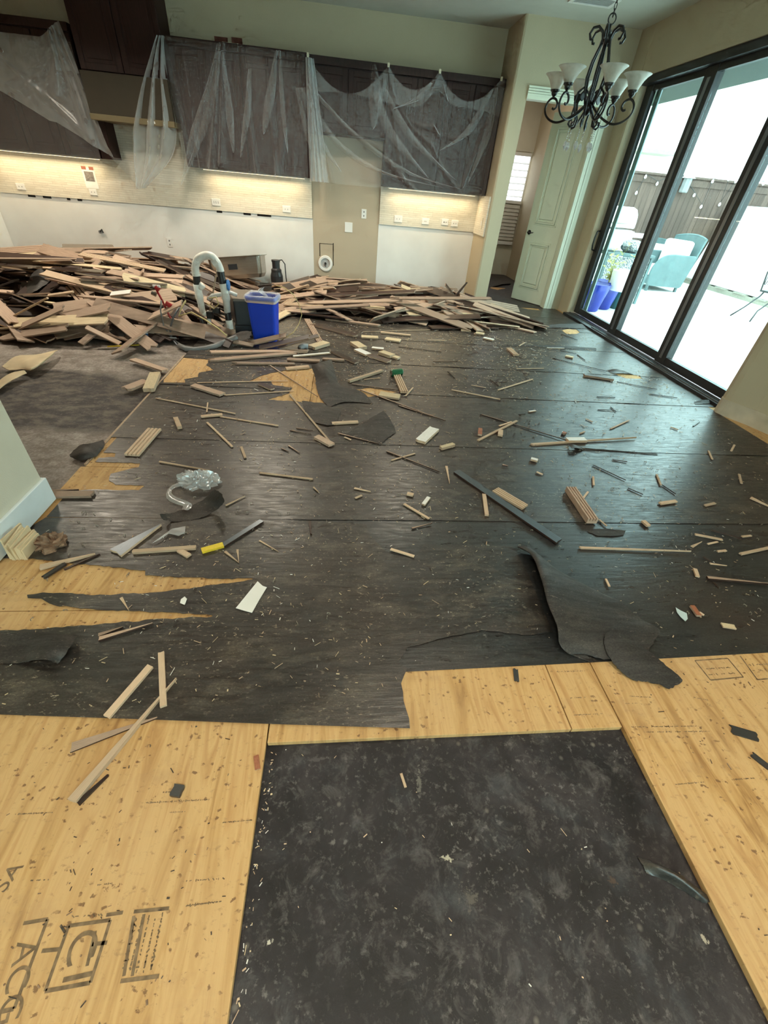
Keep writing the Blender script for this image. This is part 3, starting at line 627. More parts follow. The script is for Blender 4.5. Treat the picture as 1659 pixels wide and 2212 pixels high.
# strip with a straight cut front edge beside the bare plywood
o = sheet('felt_strip', [(.15, .842), (1.0, .862), (1.79, .885), (3.42, .915), (3.42, 1.80), (-.35, 1.80), (-.35, 1.45), (.15, 1.30)], [], lambda x, y: .0006 if y > 1.712 else .0020 + noisy(x, y, .0006, 2.2), K['felt_clean'], .14, .0012, smooth=False)
tag(o, 'clean black felt strip with a straight cut edge over bare plywood', 'underlayment', 'felt underlayment strips')
# nearest torn piece: two long wedges are ripped out of it at the partition side
A = []
A += [(-1.44, .760)] + P2((0, 1545), (300, 1555), (600, 1566), (885, 1575))
A += jag(P2((885, 1575), (877, 1535), (866, 1478), (872, 1462), (879, 1446), (858, 1432), (880, 1400), (960, 1380), (1041, 1363), (1131, 1374), (1192, 1367)), .03, .004, closed=False)[1:]
A += P2((1160, 1290), (1135, 1232), (1108, 1182), (1008, 1180), (916, 1178), (893, 1206), (840, 1200), (800, 1160), (790, 1134))
A += [(-.3, 1.722), (-1.44, 1.722)]
wl1 = [ze(*p) for p in ((0, 520), (200, 520), (360, 540), (540, 560), (870, 592), (870, 622), (1100, 632), (1300, 640), (1510, 640))]
wl2 = [ze(*p) for p in ((1510, 646), (1300, 676), (1100, 702), (900, 725), (560, 741), (360, 726), (260, 724), (165, 738))]
wl3 = [ze(*p) for p in ((170, 757), (250, 760), (300, 790), (330, 800), (520, 820), (800, 836), (1130, 848), (1270, 861))]
wl4 = [ze(*p) for p in ((1270, 868), (1000, 880), (700, 905), (300, 936), (0, 952))]
A += jag(P2((-40, 1207), *wl1), .02, .004, closed=False) + jag(P2(*wl2), .02, .004, closed=False) + jag(P2(*wl3), .02, .004, closed=False) + jag(P2(*wl4, (-40, 1366)), .02, .004, closed=False)
def zA(x, y):
    b = .0056 + noisy(x, y, .0010, 3.0)
    w = max(0.0, 1 - ((x - .55) ** 2 / .16 + (y - 1.15) ** 2 / .05))
    b += w * (.004 + .004 * math.sin(y * 95 + x * 6 + 2 * noise.noise(Vector((x * 3, y * 3, 0)))))
    b += .0012 * max(0, noise.noise(Vector((x * 7, y * 7, 9))))
    return max(b, .0042)
o = sheet('felt_strip', A, [], zA, K['felt'], .06, .0012)
tag(o, 'dusty black felt piece nearest the viewer, ripped into long wedges at the partition', 'underlayment', 'felt underlayment strips')

# ---------------------------------------------------------------- curled felt scraps: rows of (photo x, photo y, height)
def catmull(p0, p1, p2, p3, t): return tuple(.5 * (2 * b + (c - a) * t + (2 * a - 5 * b + 4 * c - d) * t * t + (3 * b - a - 3 * c + d) * t ** 3) for a, b, c, d in zip(p0, p1, p2, p3))
def dense(line, k):
    out = []
    for i in range(len(line) - 1):
        for s_ in range(k): out.append(catmull(line[max(i - 1, 0)], line[i], line[i + 1], line[min(i + 2, len(line) - 1)], s_ / k))
    return out + [line[-1]]
def surf(rows, k):
    r1 = [dense(r, k) for r in rows]; cols = [dense([r[i] for r in r1], k) for i in range(len(r1[0]))]
    return [[cols[i][j] for i in range(len(cols))] for j in range(len(cols[0]))]
def patch(name, rows, mat, thick=.0015, subd=3, parent=None, rough=.004, world=False):
    k = 7 if subd >= 3 else 6
    rows = [[tuple(p) if world else tuple(fl(*p)) for p in r] for r in rows]; g = surf(rows, k); nv, nu = len(g), len(g[0]); vs = []
    for j, r in enumerate(g):
        for i, p in enumerate(r):
            ed = i in (0, nu - 1) or j in (0, nv - 1); a_ = rough if ed else rough * .25
            vs.append((p[0] + a_ * (noise.noise(Vector((p[0] * 45, p[1] * 45, 1))) + .6 * R.uniform(-1, 1)), p[1] + a_ * (noise.noise(Vector((p[0] * 45, p[1] * 45, 7))) + .6 * R.uniform(-1, 1)), max(p[2], .004 if not world else -1) + .25 * rough * noise.noise(Vector((p[0] * 14, p[1] * 14, 3)))))
    mb = MB().add(vs, [(j * nu + i, j * nu + i + 1, (j + 1) * nu + i + 1, (j + 1) * nu + i) for j in range(nv - 1) for i in range(nu - 1)])
    o = mb.build(name, mat, parent, smooth=True)
    bm = bmesh.new(); bm.from_mesh(o.data); bm.normal_update()
    if sum(f_.normal.z * f_.calc_area() for f_ in bm.faces) < 0: bmesh.ops.reverse_faces(bm, faces=bm.faces)
    bm.to_mesh(o.data); bm.free()
    if thick:
        s = o.modifiers.new('sol', 'SOLIDIFY'); s.thickness = thick; s.offset = 0
        s = o.modifiers.new('split', 'EDGE_SPLIT'); s.split_angle = math.radians(50)
    return o
def crest(rows):   # the raised edge leans out over the lower felt, the sheet turns back under it
    out = []
    for r in rows:
        (x, y, z) = r[0]; out.append([(x + 34, y + 16, .007), (x + 16, y + 10, z * .35), (x + 3, y + 3, z * .8)] + r)
    return out
o = patch('felt_flap', crest([
 [(1118, 1180, .030), (1136, 1180, .040), (1148, 1184, .030), (1156, 1192, .012)],
 [(1150, 1200, .075), (1164, 1202, .080), (1192, 1222, .040), (1222, 1243, .009)],
 [(1172, 1255, .100), (1192, 1256, .100), (1252, 1262, .050), (1305, 1284, .012)],
 [(1186, 1305, .100), (1216, 1302, .095), (1290, 1302, .050), (1338, 1298, .030)],
 [(1206, 1352, .080), (1240, 1340, .076), (1312, 1332, .050), (1384, 1336, .024)],
 [(1212, 1388, .045), (1262, 1374, .050), (1336, 1358, .046), (1424, 1360, .030)],
 [(1234, 1411, .016), (1290, 1400, .030), (1352, 1384, .040), (1414, 1384, .034)],
 [(1262, 1412, .010), (1310, 1424, .016), (1360, 1410, .026), (1398, 1408, .028)]]), K['felt_scrap'], .0016, 3)
tag(o, 'large torn black felt flap folded up into a ridge over the felt edge', 'felt scrap')
o = patch('felt_flap', [
 [(1305, 1378, .050), (1320, 1362, .055), (1345, 1372, .050)],
 [(1308, 1402, .034), (1350, 1395, .046), (1392, 1400, .036)],
 [(1330, 1438, .016), (1375, 1425, .034), (1432, 1432, .024)],
 [(1362, 1466, .008), (1405, 1455, .018), (1472, 1468, .012)],
 [(1388, 1472, .006), (1415, 1475, .010), (1446, 1489, .008)]], K['felt_scrap'], .0016, 3)
tag(o, 'pointed tongue of black felt lying over the bare plywood', 'felt scrap')
o = patch('felt_scrap', [
 [(672, 790, .10), (690, 783, .13), (716, 776, .10)],
 [(680, 812, .05), (700, 800, .11), (722, 800, .07)],
 [(684, 838, .012), (712, 826, .05), (735, 832, .02)],
 [(694, 862, .008), (722, 852, .03), (780, 845, .010)],
 [(712, 880, .006), (745, 868, .012), (806, 872, .007)]], K['felt_scrap'], .0016, 3)
tag(o, 'upright torn black felt flap beside the bare plywood below the blue bin', 'felt scrap')
o = patch('felt_scrap', [
 [(652, 866, .035), (672, 868, .045), (700, 876, .03)],
 [(660, 890, .012), (700, 888, .03), (735, 886, .012)],
 [(676, 912, .008), (705, 918, .014), (722, 918, .008)]], K['felt_scrap'], .0016, 2)
tag(o, 'small flat felt scrap between two long slivers', 'felt scrap')
o = patch('felt_scrap', [
 [(748, 938, .010), (792, 908, .020), (828, 888, .05)],
 [(770, 945, .008), (815, 925, .020), (843, 905, .03)],
 [(822, 962, .006), (838, 945, .012), (856, 934, .008)]], K['felt_scrap'], .0016, 2)
tag(o, 'square grey felt scrap lying near the middle of the floor', 'felt scrap')
o = patch('felt_scrap', [
 [(346, 1110, .060), (372, 1108, .02), (400, 1098, .014), (438, 1080, .03), (464, 1056, .11)],
 [(352, 1122, .030), (380, 1120, .010), (420, 1108, .008), (456, 1092, .03), (478, 1066, .13)],
 [(366, 1126, .012), (392, 1126, .008), (430, 1120, .008), (466, 1102, .02), (486, 1084, .08)]], K['felt_scrap'], .0016, 3)
tag(o, 'curled black felt scrap under the crumpled plastic', 'felt scrap')
o = patch('felt_scrap', [
 [(-20, 1372, .012), (60, 1366, .020), (120, 1368, .025), (165, 1375, .03)],
 [(-20, 1405, .012), (50, 1398, .020), (100, 1390, .050), (152, 1398, .045)],
 [(-20, 1434, .010), (40, 1432, .016), (90, 1424, .060), (125, 1434, .012)]], K['felt_scrap'], .0016, 2)
tag(o, 'curled felt flap at the ripped edge beside the partition', 'felt scrap')
o = patch('felt_scrap', [
 [(150, 984, .006), (172, 962, .02), (196, 958, .045), (224, 950, .03)],
 [(158, 990, .006), (180, 978, .04), (204, 972, .03), (226, 962, .02)],
 [(176, 996, .006), (192, 990, .012), (208, 986, .01), (216, 976, .008)]], K['felt_scrap'], .0016, 2)
tag(o, 'bent blue-grey felt scrap on the pale concrete by the partition', 'felt scrap')
o = patch('felt_scrap', [
 [(1228, 958, .012), (1238, 960, .03), (1250, 964, .006)],
 [(1234, 968, .035), (1246, 968, .035), (1262, 972, .006)]], K['felt_scrap'], .0014, 2)
tag(o, 'tiny raised felt corner beside the crossed slivers', 'felt scrap')
o = patch('felt_scrap', [
 [(1310, 800, .006), (1332, 797, .030), (1362, 806, .006)],
 [(1316, 803, .006), (1338, 803, .030), (1368, 809, .006)]], K['felt_scrap'], .0014, 2)
tag(o, 'lifted felt edge beside the torn patch near the sliding door', 'felt scrap')
o = patch('felt_scrap', [
 [(1268, 1147, .006), (1300, 1142, .012), (1352, 1146, .010)],
 [(1290, 1158, .005), (1322, 1158, .008), (1346, 1157, .006)]], K['felt_scrap'], .0014, 2)
tag(o, 'ragged thin felt shred below the grooved brown block', 'felt scrap')
for rows, lb in (([[(1128, 706, .006), (1165, 704, .02), (1210, 700, .035), (1262, 700, .02)], [(1132, 710, .005), (1170, 709, .008), (1215, 708, .012), (1270, 711, .006)]], 'long lifted felt strip running to the corner of the sliding door'),
                 ([[(1095, 744, .006), (1160, 745, .014), (1230, 748, .020), (1288, 752, .008)], [(1098, 747, .005), (1162, 749, .007), (1232, 753, .008), (1288, 757, .006)]], 'thin curled felt edge in front of the sliding door'),
                 ([[(1240, 965, .01), (1290, 970, .016), (1370, 976, .012), (1420, 980, .006)], [(1242, 970, .005), (1292, 975, .006), (1372, 980, .006), (1420, 983, .005)]], 'long rolled felt edge trailing from the tiny raised corner'),
                 ([[(1500, 868, .008), (1520, 864, .03), (1546, 862, .02)], [(1502, 874, .005), (1524, 872, .010), (1548, 870, .008)]], 'curled felt end at the sill by the angled wall')):
    tag(patch('felt_scrap', rows, K['felt_scrap'], .0015, 2), lb, 'felt scrap')
# felt left on the heap and around it
def wpatch(name, rows, mat, label, thick=.0016, subd=2): return tag(patch(name, rows, mat, thick, 2, rough=.008, world=True), label, 'felt scrap')
w = lambda x, y, Y: wy(x, y, Y)
wpatch('felt_scrap', [[w(138, 553, 6.2), w(165, 555, 6.1), w(218, 582, 6.0)], [w(146, 580, 6.0), w(180, 584, 5.9), w(216, 586, 5.9)]], K['felt_scrap'], 'stiff triangular felt sheet standing on top of the board heap')
wpatch('felt_scrap', [[w(70, 590, 5.5), w(88, 580, 5.5), w(110, 592, 5.5)], [w(60, 610, 5.35), w(85, 606, 5.3), w(108, 606, 5.35)], [w(48, 640, 5.2), w(66, 634, 5.1), w(88, 622, 5.2)]], K['felt_scrap'], 'crumpled black felt lump hanging over the front of the board heap')
wpatch('felt_scrap', [[w(228, 700, 4.7), w(255, 690, 4.72), w(288, 695, 4.7)], [w(212, 722, 4.6), w(250, 715, 4.5), w(285, 718, 4.55)], [w(220, 735, 4.5), w(250, 735, 4.45), w(280, 730, 4.5)]], K['felt_scrap'], 'black felt clump at the foot of the board heap near the red valves')
wpatch('felt_scrap', [[w(490, 730, 4.62), w(520, 716, 4.7), w(545, 716, 4.66)], [w(470, 748, 4.5), w(505, 742, 4.5), w(540, 730, 4.55)]], K['felt_scrap'], 'felt rag between the white pipes and the blue bin')
# cardboard-like plywood offcut curling by the concrete
o = patch('plywood_offcut', [
 [(5, 792, .02), (35, 770, .05), (80, 766, .05), (125, 756, .03)],
 [(12, 796, .01), (45, 790, .03), (75, 790, .05), (118, 760, .05)],
 [(20, 800, .006), (50, 798, .02), (72, 798, .035), (112, 768, .035)]], K['ply_edge'], .005, 2)
tag(o, 'tan sheet offcut lying on the dark concrete at the picture edge', 'offcut')
o = patch('plywood_offcut', [
 [(-10, 830, .01), (20, 808, .03), (52, 800, .04)],
 [(-10, 848, .006), (15, 828, .02), (58, 806, .02)]], K['ply_edge'], .005, 2)
tag(o, 'narrow tan offcut with a yellow edge below the larger offcut', 'offcut')

o = sheet('felt_strip', [(2.31, 7.22), (3.27, 7.22), (3.62, 7.45), (3.62, 10.5), (1.3, 10.5), (1.3, 8.2), (2.31, 8.2)], [jag(P2((1056, 622), (1085, 614), (1104, 613), (1100, 621), (1075, 627)), .03, .01)], lambda x, y: .003 + noisy(x, y, .002, 2), K['felt_scrap'], .3, .0012)
tag(o, 'black felt covering the floor of the room past the open door', 'underlayment', 'felt underlayment strips')
o = bx('plywood_scrap', (2.2, 7.9, -.019), (3.5, 8.9, -.002), K['ply']); tag(o, 'plywood showing through the torn felt past the open door', 'offcut')
bm_rows = [[(1376, 1850, -.019), (1418, 1866, .002), (1458, 1884, .008), (1500, 1912, .0), (1536, 1940, -.014)], [(1388, 1866, -.016), (1424, 1876, .010), (1462, 1894, .014), (1502, 1924, .004), (1530, 1948, -.012)], [(1396, 1886, -.0205), (1430, 1898, -.019), (1470, 1920, -.018), (1496, 1936, -.019), (1518, 1952, -.0205)]]
o = patch('membrane_tear', [[tuple(fl(*p)) for p in r] for r in bm_rows], K['felt'], .0016, 2, rough=.003, world=True); tag(o, 'lifted tear in the black membrane beside the plywood edge', 'membrane tear')
# ---------------------------------------------------------------- wall cabinets
YF = YB - .33
def cabinet(name, x0, x1, z0, z1, y0, doors, label, crown=True):
    e = empty(name, ((x0 + x1) / 2, YB, z0)); tag(e, label, 'cabinet', 'dark cherry wall cabinets')
    hw = (x1 - x0) / 2; h = z1 - z0; d = y0 - YB
    bx('body', (-hw, d + .02, 0), (hw, 0, h), K['cab'], e)
    if crown: MB().box((-hw - .0, d - .03, h - .075), (hw, d + .02, h - .045)).box((-hw, d - .015, h - .045), (hw, d + .02, h)).build('crown_moulding', K['cab'], e)
    top = h - (.085 if crown else .01)
    for i in range(doors):
        a = -hw + 2 * hw * i / doors + .006; b = -hw + 2 * hw * (i + 1) / doors - .006
        dr = MB().box((a, d, .01), (a + .065, d + .02, top)).box((b - .065, d, .01), (b, d + .02, top)).box((a + .065, d, .01), (b - .065, d + .02, .075)).box((a + .065, d, top - .065), (b - .065, d + .02, top)).build('door', K['cab'], e, bevel=.003)
        MB().box((a + .062, d + .010, .072), (b - .062, d + .018, top - .062)).box((a + .10, d + .004, .11), (b - .10, d + .012, top - .10)).build('raised_panel', K['cab'], dr, bevel=.004)
    return e
cabinet('wall_cabinet', XL + .01, -4.12, 1.40, 2.62, YF, 2, 'dark wall cabinet at the corner, half veiled by plastic film')
cabinet('wall_cabinet', -4.115, -3.235, 1.40, 2.62, YF, 2, 'dark wall cabinet beside the range hood, under a diagonal plastic fold')
cabinet('hood_cabinet', -3.17, -2.17, 2.225, ZC - .01, YB - .42, 2, 'tall dark cabinet above the range hood reaching the ceiling', crown=False)
cabinet('wall_cabinet', -2.13, -1.30, 1.40, 2.615, YF, 2, 'dark wall cabinet behind the gathered plastic drape next to the hood')
cabinet('wall_cabinet', -1.295, -.475, 1.40, 2.615, YF, 2, 'dark wall cabinet behind plastic film, above the two-gang outlets')
cabinet('wall_cabinet', -.47, .548, 1.89, 2.605, YF, 2, 'short dark cabinet over the empty fridge bay')
cabinet('wall_cabinet', .552, 1.31, 1.385, 2.60, YF, 2, 'dark wall cabinet beside the fridge bay behind swagged plastic')
cabinet('wall_cabinet', 1.315, 2.085, 1.385, 2.60, YF, 2, 'dark wall cabinet against the pier behind swagged plastic')
# range hood
e = empty('range_hood', (-2.67, YB, 1.78)); tag(e, 'plain tan range hood box under the tall dark cabinet', 'range hood')
bx('hood_body', (-.50, -.47, .05), (.50, 0, .44), K['hood'], e)
K['hood_lip'] = simple('olive_hood_lip', (.17, .135, .07), .5, var=.05)
MB().box((-.505, -.49, 0), (.505, 0, .06)).build('hood_lip', K['hood_lip'], e, bevel=.006)
for xx in (.18, .26): MB().box((xx, -.492, .018), (xx + .012, -.489, .042)).build('hood_button', K['plate'], e)
# dark filler under the hood, above the backsplash
o = bx('filler_panel', (-3.26, YB - .31, 1.40), (-3.10, YB - .02, 1.79), K['cab']); tag(o, 'dark wood end panel between the hood and the film-covered cabinet', 'panel')

# ---------------------------------------------------------------- stone backsplash, lights under the cabinets
def splash(x0, x1, label, z1=1.40, z0=.915):
    o = MB().box((x0, YB - .022, z0), (x1, YB - .006, z1)).build('tile_backsplash', K['stone']); return tag(o, label, 'backsplash', 'stacked stone backsplash')
splash(XL + .006, -.475, 'long stacked stone strip backsplash between the corner and the fridge bay')
splash(-3.10, -2.15, 'stone backsplash panel rising under the range hood', 1.78, 1.401)
splash(.555, XP - .002, 'stacked stone backsplash between the fridge bay and the pier', 1.385)
o = MB().box((XP - .020, YD + .03, .905), (XP - .001, YB - .023, 1.385)).build('tile_backsplash', K['stone']); tag(o, 'stone backsplash return on the side of the pier', 'backsplash', 'stacked stone backsplash')
for (a, b, zz_, pw, lb) in ((XL + .1, -3.35, 1.392, 15, 'corner cabinets'), (-2.0, -.55, 1.392, 13, 'film-covered cabinets by the hood'), (.65, 2.0, 1.377, 12, 'cabinets by the pier')):
    e = empty('under_cabinet_light', ((a + b) / 2, YB - .10, zz_)); tag(e, 'thin warm light bar under the ' + lb, 'light bar', 'under cabinet light bars')
    bx('housing', (a - (a + b) / 2, -.025, -.004), (b - (a + b) / 2, .025, .004), K['plate'], e); bx('diffuser', (a - (a + b) / 2 + .02, -.018, -.008), (b - (a + b) / 2 - .02, .018, -.004), K['led'], e)
    l = area('under_cabinet_glow', ((a + b) / 2, YB - .16, zz_ - .012), b - a - .1, pw * .46, (1.0, .80, .50), (math.radians(-14), 0, 0), size_y=.03)
# strip of missing drywall below the backsplash: gaps in the wall
for (a, b, y) in ((62, 78, 425), (94, 112, 427), (145, 152, 429), (168, 178, 432), (468, 480, 455), (526, 542, 461), (556, 586, 465)):
    p, q = wy(a, y, YB), wy(b, y + (b - a) * .08, YB)
    MB().box((p.x, YB - .009, .888), (q.x, YB - .0055, .914)).build('wall_gap', K['hole'], wb)
# outlets, switches and plates on the kitchen wall
def plate(cx, cz, w, h, label, slots, yy, name='wall_outlet', cat='outlet'):
    e = empty(name, (cx, yy, cz)); tag(e, label, cat, 'kitchen wall plates')
    MB().box((-w / 2, -.008, -h / 2), (w / 2, 0, h / 2)).build('cover_plate', K['plate'], e, bevel=.003)
    for (sx, sz, sw, sh) in slots: MB().box((sx - sw / 2, -.0095, sz - sh / 2), (sx + sw / 2, -.007, sz + sh / 2)).build('socket_slot', K['slot'] if sw < .02 else K['white_bit'], e)
duplex = [(-.02, .0, .005, .014), (.02, .0, .005, .014)]; ys = YB - .022
SP = [(45, 403, .115, .075, 'ivory outlet set in the stone near the corner', duplex), (467, 437, .125, .085, 'white three-slot outlet in the stone above the blue bin side', [(-.03, 0, .005, .03), (0, 0, .005, .03), (.03, 0, .005, .03)]),
      (619, 452, .12, .08, 'white outlet in the stone next to the fridge bay', duplex), (860, 473, .125, .085, 'white outlet, first of four from the fridge bay', duplex),
      (919, 478, .115, .08, 'white outlet with a dark slot, second of four from the fridge bay', [(0, 0, .03, .02), (-.01, 0, .006, .01), (.01, 0, .006, .01)]), (961, 480, .11, .08, 'white jack plate with two dark dots, third of four', [(-.015, 0, .015, .015), (.018, 0, .010, .012)]), (982, 483, .11, .08, 'white outlet, fourth of four, nearest the pier', duplex)]
for (x, y, w_, h_, lb, sl_) in SP:
    p = wy(x, y, ys); plate(p.x, p.z, w_, h_, lb, sl_, ys)
p = wy(786, 462, YB); plate(p.x, p.z, .075, .12, 'white vertical outlet high in the fridge bay', [(0, .025, .012, .02), (0, -.025, .012, .02)], YB - .004)
p = wy(753, 491, YB); plate(p.x, p.z, .12, .13, 'blank white square plate in the fridge bay', [], YB - .004, 'blank_plate', 'wall plate')
p = wy(367, 524, YB); plate(p.x, p.z, .075, .12, 'white outlet low on the bare drywall above the board heap', [(0, .025, .012, .02), (0, -.025, .012, .02)], YB - .006)
e = empty('light_switch', (XP - .020, 7.50, 1.06)); tag(e, 'cream rocker switch on the stone return of the pier', 'switch')
MB().box((-.008, -.04, -.07), (0, .04, .07)).build('cover_plate', simple('cream_plate', (.70, .64, .50), .4), e, bevel=.003); MB().box((-.011, -.015, -.03), (-.007, .015, .03)).build('rocker', K['plate'], e)
# stub-out pipe on the drywall
p = wy(220, 500, YB); e = empty('pipe_stub', (p.x, YB - .006, p.z)); tag(e, 'short dark pipe stub poking from the bare drywall', 'pipe stub')
MB().tube([(0, 0, 0), (0, -.06, 0)], .022, 10).build('pipe', K['hose'], e); MB().tube([(.0, -.05, .0), (.04, -.07, .03), (.05, -.07, -.01)], .012, 8).build('valve_arm', K['black_pl'], e)
# round white drain flange and the cut in the drywall around it
p = wy(703, 569, YB); e = empty('drain_flange', (p.x, YB - .004, p.z)); tag(e, 'round white plastic flange on the wall of the fridge bay', 'flange')
T = Matrix.Rotation(math.pi / 2, 4, 'X')
MB().lathe_open([(.115, .001), (.115, .012), (.105, .022), (.078, .022), (.072, .012), (.072, .002)], 32, mat=T).build('flange_ring', K['plate'], e, smooth=False)
MB().lathe_open([(.072, .003), (.0001, .004)], 32, mat=T).build('flange_face', simple('grey_flange_face', (.45, .45, .44), .5), e)
MB().lathe([(.018, .003), (.018, .02), (.0001, .02)], 12, mat=T).box((-.004, -.025, -.045), (.004, -.004, .0)).build('flange_knob', K['slot'], e)
a, b = wy(690, 525, YB), wy(719, 525, YB)
MB().box((a.x, YB - .0065, .42), (a.x + .010, YB - .0035, a.z)).box((b.x, YB - .0065, .30), (b.x + .012, YB - .0035, b.z)).box((a.x, YB - .0065, a.z - .006), (b.x, YB - .0035, a.z)).build('drywall_cut', K['hole'], wb)
# notice sheet taped on the stone (printed block only, no code)
p = wy(197, 388, YB); e = empty('paper_notice', (p.x, ys, p.z)); tag(e, 'small paper notice with red tabs on the stone backsplash', 'notice')
MB().box((-.085, -.003, -.10), (.085, 0, .13)).build('paper', K['tape'], e); MB().box((-.06, -.004, -.02), (.06, -.002, .09)).build('printed_block', simple('grey_print', (.22, .20, .19), .7, var=.5, scale=60), e)
for sx in (-.05, .05): MB().box((sx - .03, -.005, .11), (sx + .03, -.001, .145)).build('red_tab', simple('dull_red_tab', (.35, .12, .08), .6), e)
p = wy(203, 415, YB); plate(p.x, p.z, .10, .075, 'ivory outlet just below the paper notice', duplex, ys)
# disc alarm with paint patch above the cabinets
p = wy(497, 85, YB); e = empty('wall_patch', (p.x, YB, p.z - .04)); tag(e, 'dark red broken plate on the tan wall above the cabinets', 'patch')
MB().box((-.19, -.012, -.03), (-.03, 0, .05)).box((.02, -.012, -.03), (.15, 0, .06)).build('brick_fragment', simple('dark_red_patch', (.14, .045, .03), .8, var=.3, scale=30), e); MB().box((-.10, -.02, -.05), (.10, -.002, .01)).build('plaster_scrap', K['paper_tape'], e)

# ---------------------------------------------------------------- plastic film taped over the cabinets
def seg_dist(px, py, a, b):
    ax, ay = a; bx_, by = b; dx, dy = bx_ - ax, by - ay; t = max(0, min(1, ((px - ax) * dx + (py - ay) * dy) / (dx * dx + dy * dy)))
    return math.hypot(px - ax - t * dx, py - ay - t * dy), t
def ribbon(mb, path, y, nf=1):
    # one gathered fold of the sheet: photo points (x, y, half width) carried to the plane of the film
    pts = [(wy(px_, py_, y), hw_ * .0072) for (px_, py_, hw_) in path]
    L_ = dense([(p.x, p.z, h) for p, h in pts], 8); n = 6 * nf; vs = []
    for i, (x, z, h) in enumerate(L_):
        h *= min(1, (len(L_) - 1 - i) / (len(L_) * .4)) ** .8 + .02
        for j in range(n + 1):
            a = j / n * 2 - 1; vs.append((x + a * h, y - .012 - .028 * abs(math.sin((a + 1) * .5 * math.pi * nf)) - .004 * math.sin(i * .7), z + .15 * h * a))
    mb.add(vs, [(i * (n + 1) + j, i * (n + 1) + j + 1, (i + 1) * (n + 1) + j + 1, (i + 1) * (n + 1) + j) for i in range(len(L_) - 1) for j in range(n)])
def film(name, x0, x1, top, bot, y, folds, label, nu=90, nv=56, amp=.02, mat='film', wob=.010, xs=None, ribs=()):
    """top/bot: functions of u giving z; folds: (u0, v0, u1, v1, width, depth) ridges in the sheet"""
    def fn(u, v):
        zt_, zb_ = top(u), bot(u); z = zt_ + (zb_ - zt_) * v; x = x0 + (x1 - x0) * u
        if xs: x = xs(u, v, x)
        d = 0
        for (u0, v0, u1, v1, w_, a_) in folds:
            r, t = seg_dist(u, v, (u0, v0), (u1, v1)); k = r / (w_ * (.35 + .65 * t))
            if k < 3: d += a_ * math.exp(-k * k) * (.4 + .6 * t)
        d += wob * (noise.noise(Vector((x * 3.2, z * 1.3, y))) + .25 * noise.noise(Vector((x * 8, z * 2, y + 3))))
        return (x, y - abs(d) - .004, z)
    mb = MB().grid(fn, nu, nv)
    for (path, nf) in ribs: ribbon(mb, path, y - .02, nf)
    o = mb.build(name, K[mat], smooth=True); return tag(o, label, 'plastic sheet', 'plastic film over the cabinets')
rr = random.Random(5)
# over the corner cabinets: one layer over the doors and a doubled layer with a diagonal lower edge
film('plastic_sheet', XL + .02, -3.24, lambda u: 2.46, lambda u: 1.395, YF - .012, [(.1, .6, .25, 1, .04, .03), (.05, .5, .1, 1, .03, .03), (.6, .3, .9, 1, .05, .02)], 'thin plastic film lying flat over the corner cabinet doors')
def diag_b(u): return 2.02 - .62 * max(0, (u - .12) / .88) if u > .12 else 2.02
film('plastic_sheet', -4.6, -3.16, lambda u: 2.47 + .0 * u + (.15 * max(0, (u - .72) / .28) if u < 1 else .15), lambda u: 2.12 - .70 * u ** 1.15, YF - .03, [(.86, 0, .70, .6, .05, .05), (.9, 0, .86, 1, .05, .06), (.95, 0, 1.0, .9, .04, .05), (.86, 0, .4, .8, .05, .03), (.2, .2, .8, .9, .05, .025)], 'brighter doubled plastic drape with a diagonal edge beside the hood', mat='film2', wob=.012,
     xs=lambda u, v, x: x + (.10 * u * v if u > .6 else 0) - (.14 * max(0, u - .75) / .25 * (1 - v)))
# gathered drape next to the hood
flds = [(u, 0, u + rr.uniform(-.05, .05), 1, .012, rr.uniform(.02, .05)) for u in (.12, .55, .72, .93)] + [(.40, .0, .22, 1, .03, .10), (.42, .0, .30, .95, .025, .09), (.0, 0, .05, 1, .03, .05), (.95, 0, .75, 1, .03, .04)]
film('plastic_sheet', -2.16, -.50, lambda u: 2.60, lambda u: 1.395, YF - .036, flds, 'plastic film hung over the cabinets between the hood and the fridge bay', nu=150, ribs=[([(473, 95, 3), (462, 170, 9), (440, 250, 14), (415, 330, 15), (392, 400, 8)], 2), ([(480, 110, 2), (495, 230, 6), (505, 330, 9)], 1), ([(598, 110, 2), (585, 200, 8), (570, 290, 12)], 1), ([(604, 110, 2), (610, 220, 4), (622, 330, 5)], 1), ([(540, 150, 3), (535, 240, 6), (520, 340, 6)], 1)])
BL = dense([(338, 76), (313, 165), (291, 265), (291, 335), (299, 408)], 12); BR = dense([(352, 76), (364, 165), (383, 270), (374, 340), (316, 406)], 12)
def bunch(u, v):
    i = int(round(v * 48)); a, b = wy(*BL[i], YF - .10), wy(*BR[i], YF - .10); ph = u * 6 * math.pi
    x = a.x + (b.x - a.x) * u + .012 * math.sin(ph * 1.5 + v * 3) * v; z = a.z + (b.z - a.z) * u
    return (x, YF - .075 - (.015 + .05 * math.sin(math.pi * min(1, v * .8))) * (1 + math.sin(ph)) - .02 * noise.noise(Vector((u * 6, v * 5, 0))), z)
o = MB().grid(bunch, 96, 48).build('plastic_sheet', K['film2'], smooth=True); tag(o, 'gathered plastic drape hanging in a long point below the cabinets', 'plastic sheet', 'plastic film over the cabinets')
def bunch2(u, v):
    a = wy(238 + (405 - 238) * u, 338 + (372 - 338) * u, YF - .03); b = wy(300 + 80 * u, 404 - 6 * u, YF - .03)
    return (a.x + (b.x - a.x) * v, YF - .03 - .015 * math.sin(u * 14), a.z + (b.z - a.z) * v)
o = MB().grid(bunch2, 40, 20).build('plastic_sheet', K['film'], smooth=True); tag(o, 'sheer tail of plastic hanging over the stone below the gathered drape', 'plastic sheet', 'plastic film over the cabinets')
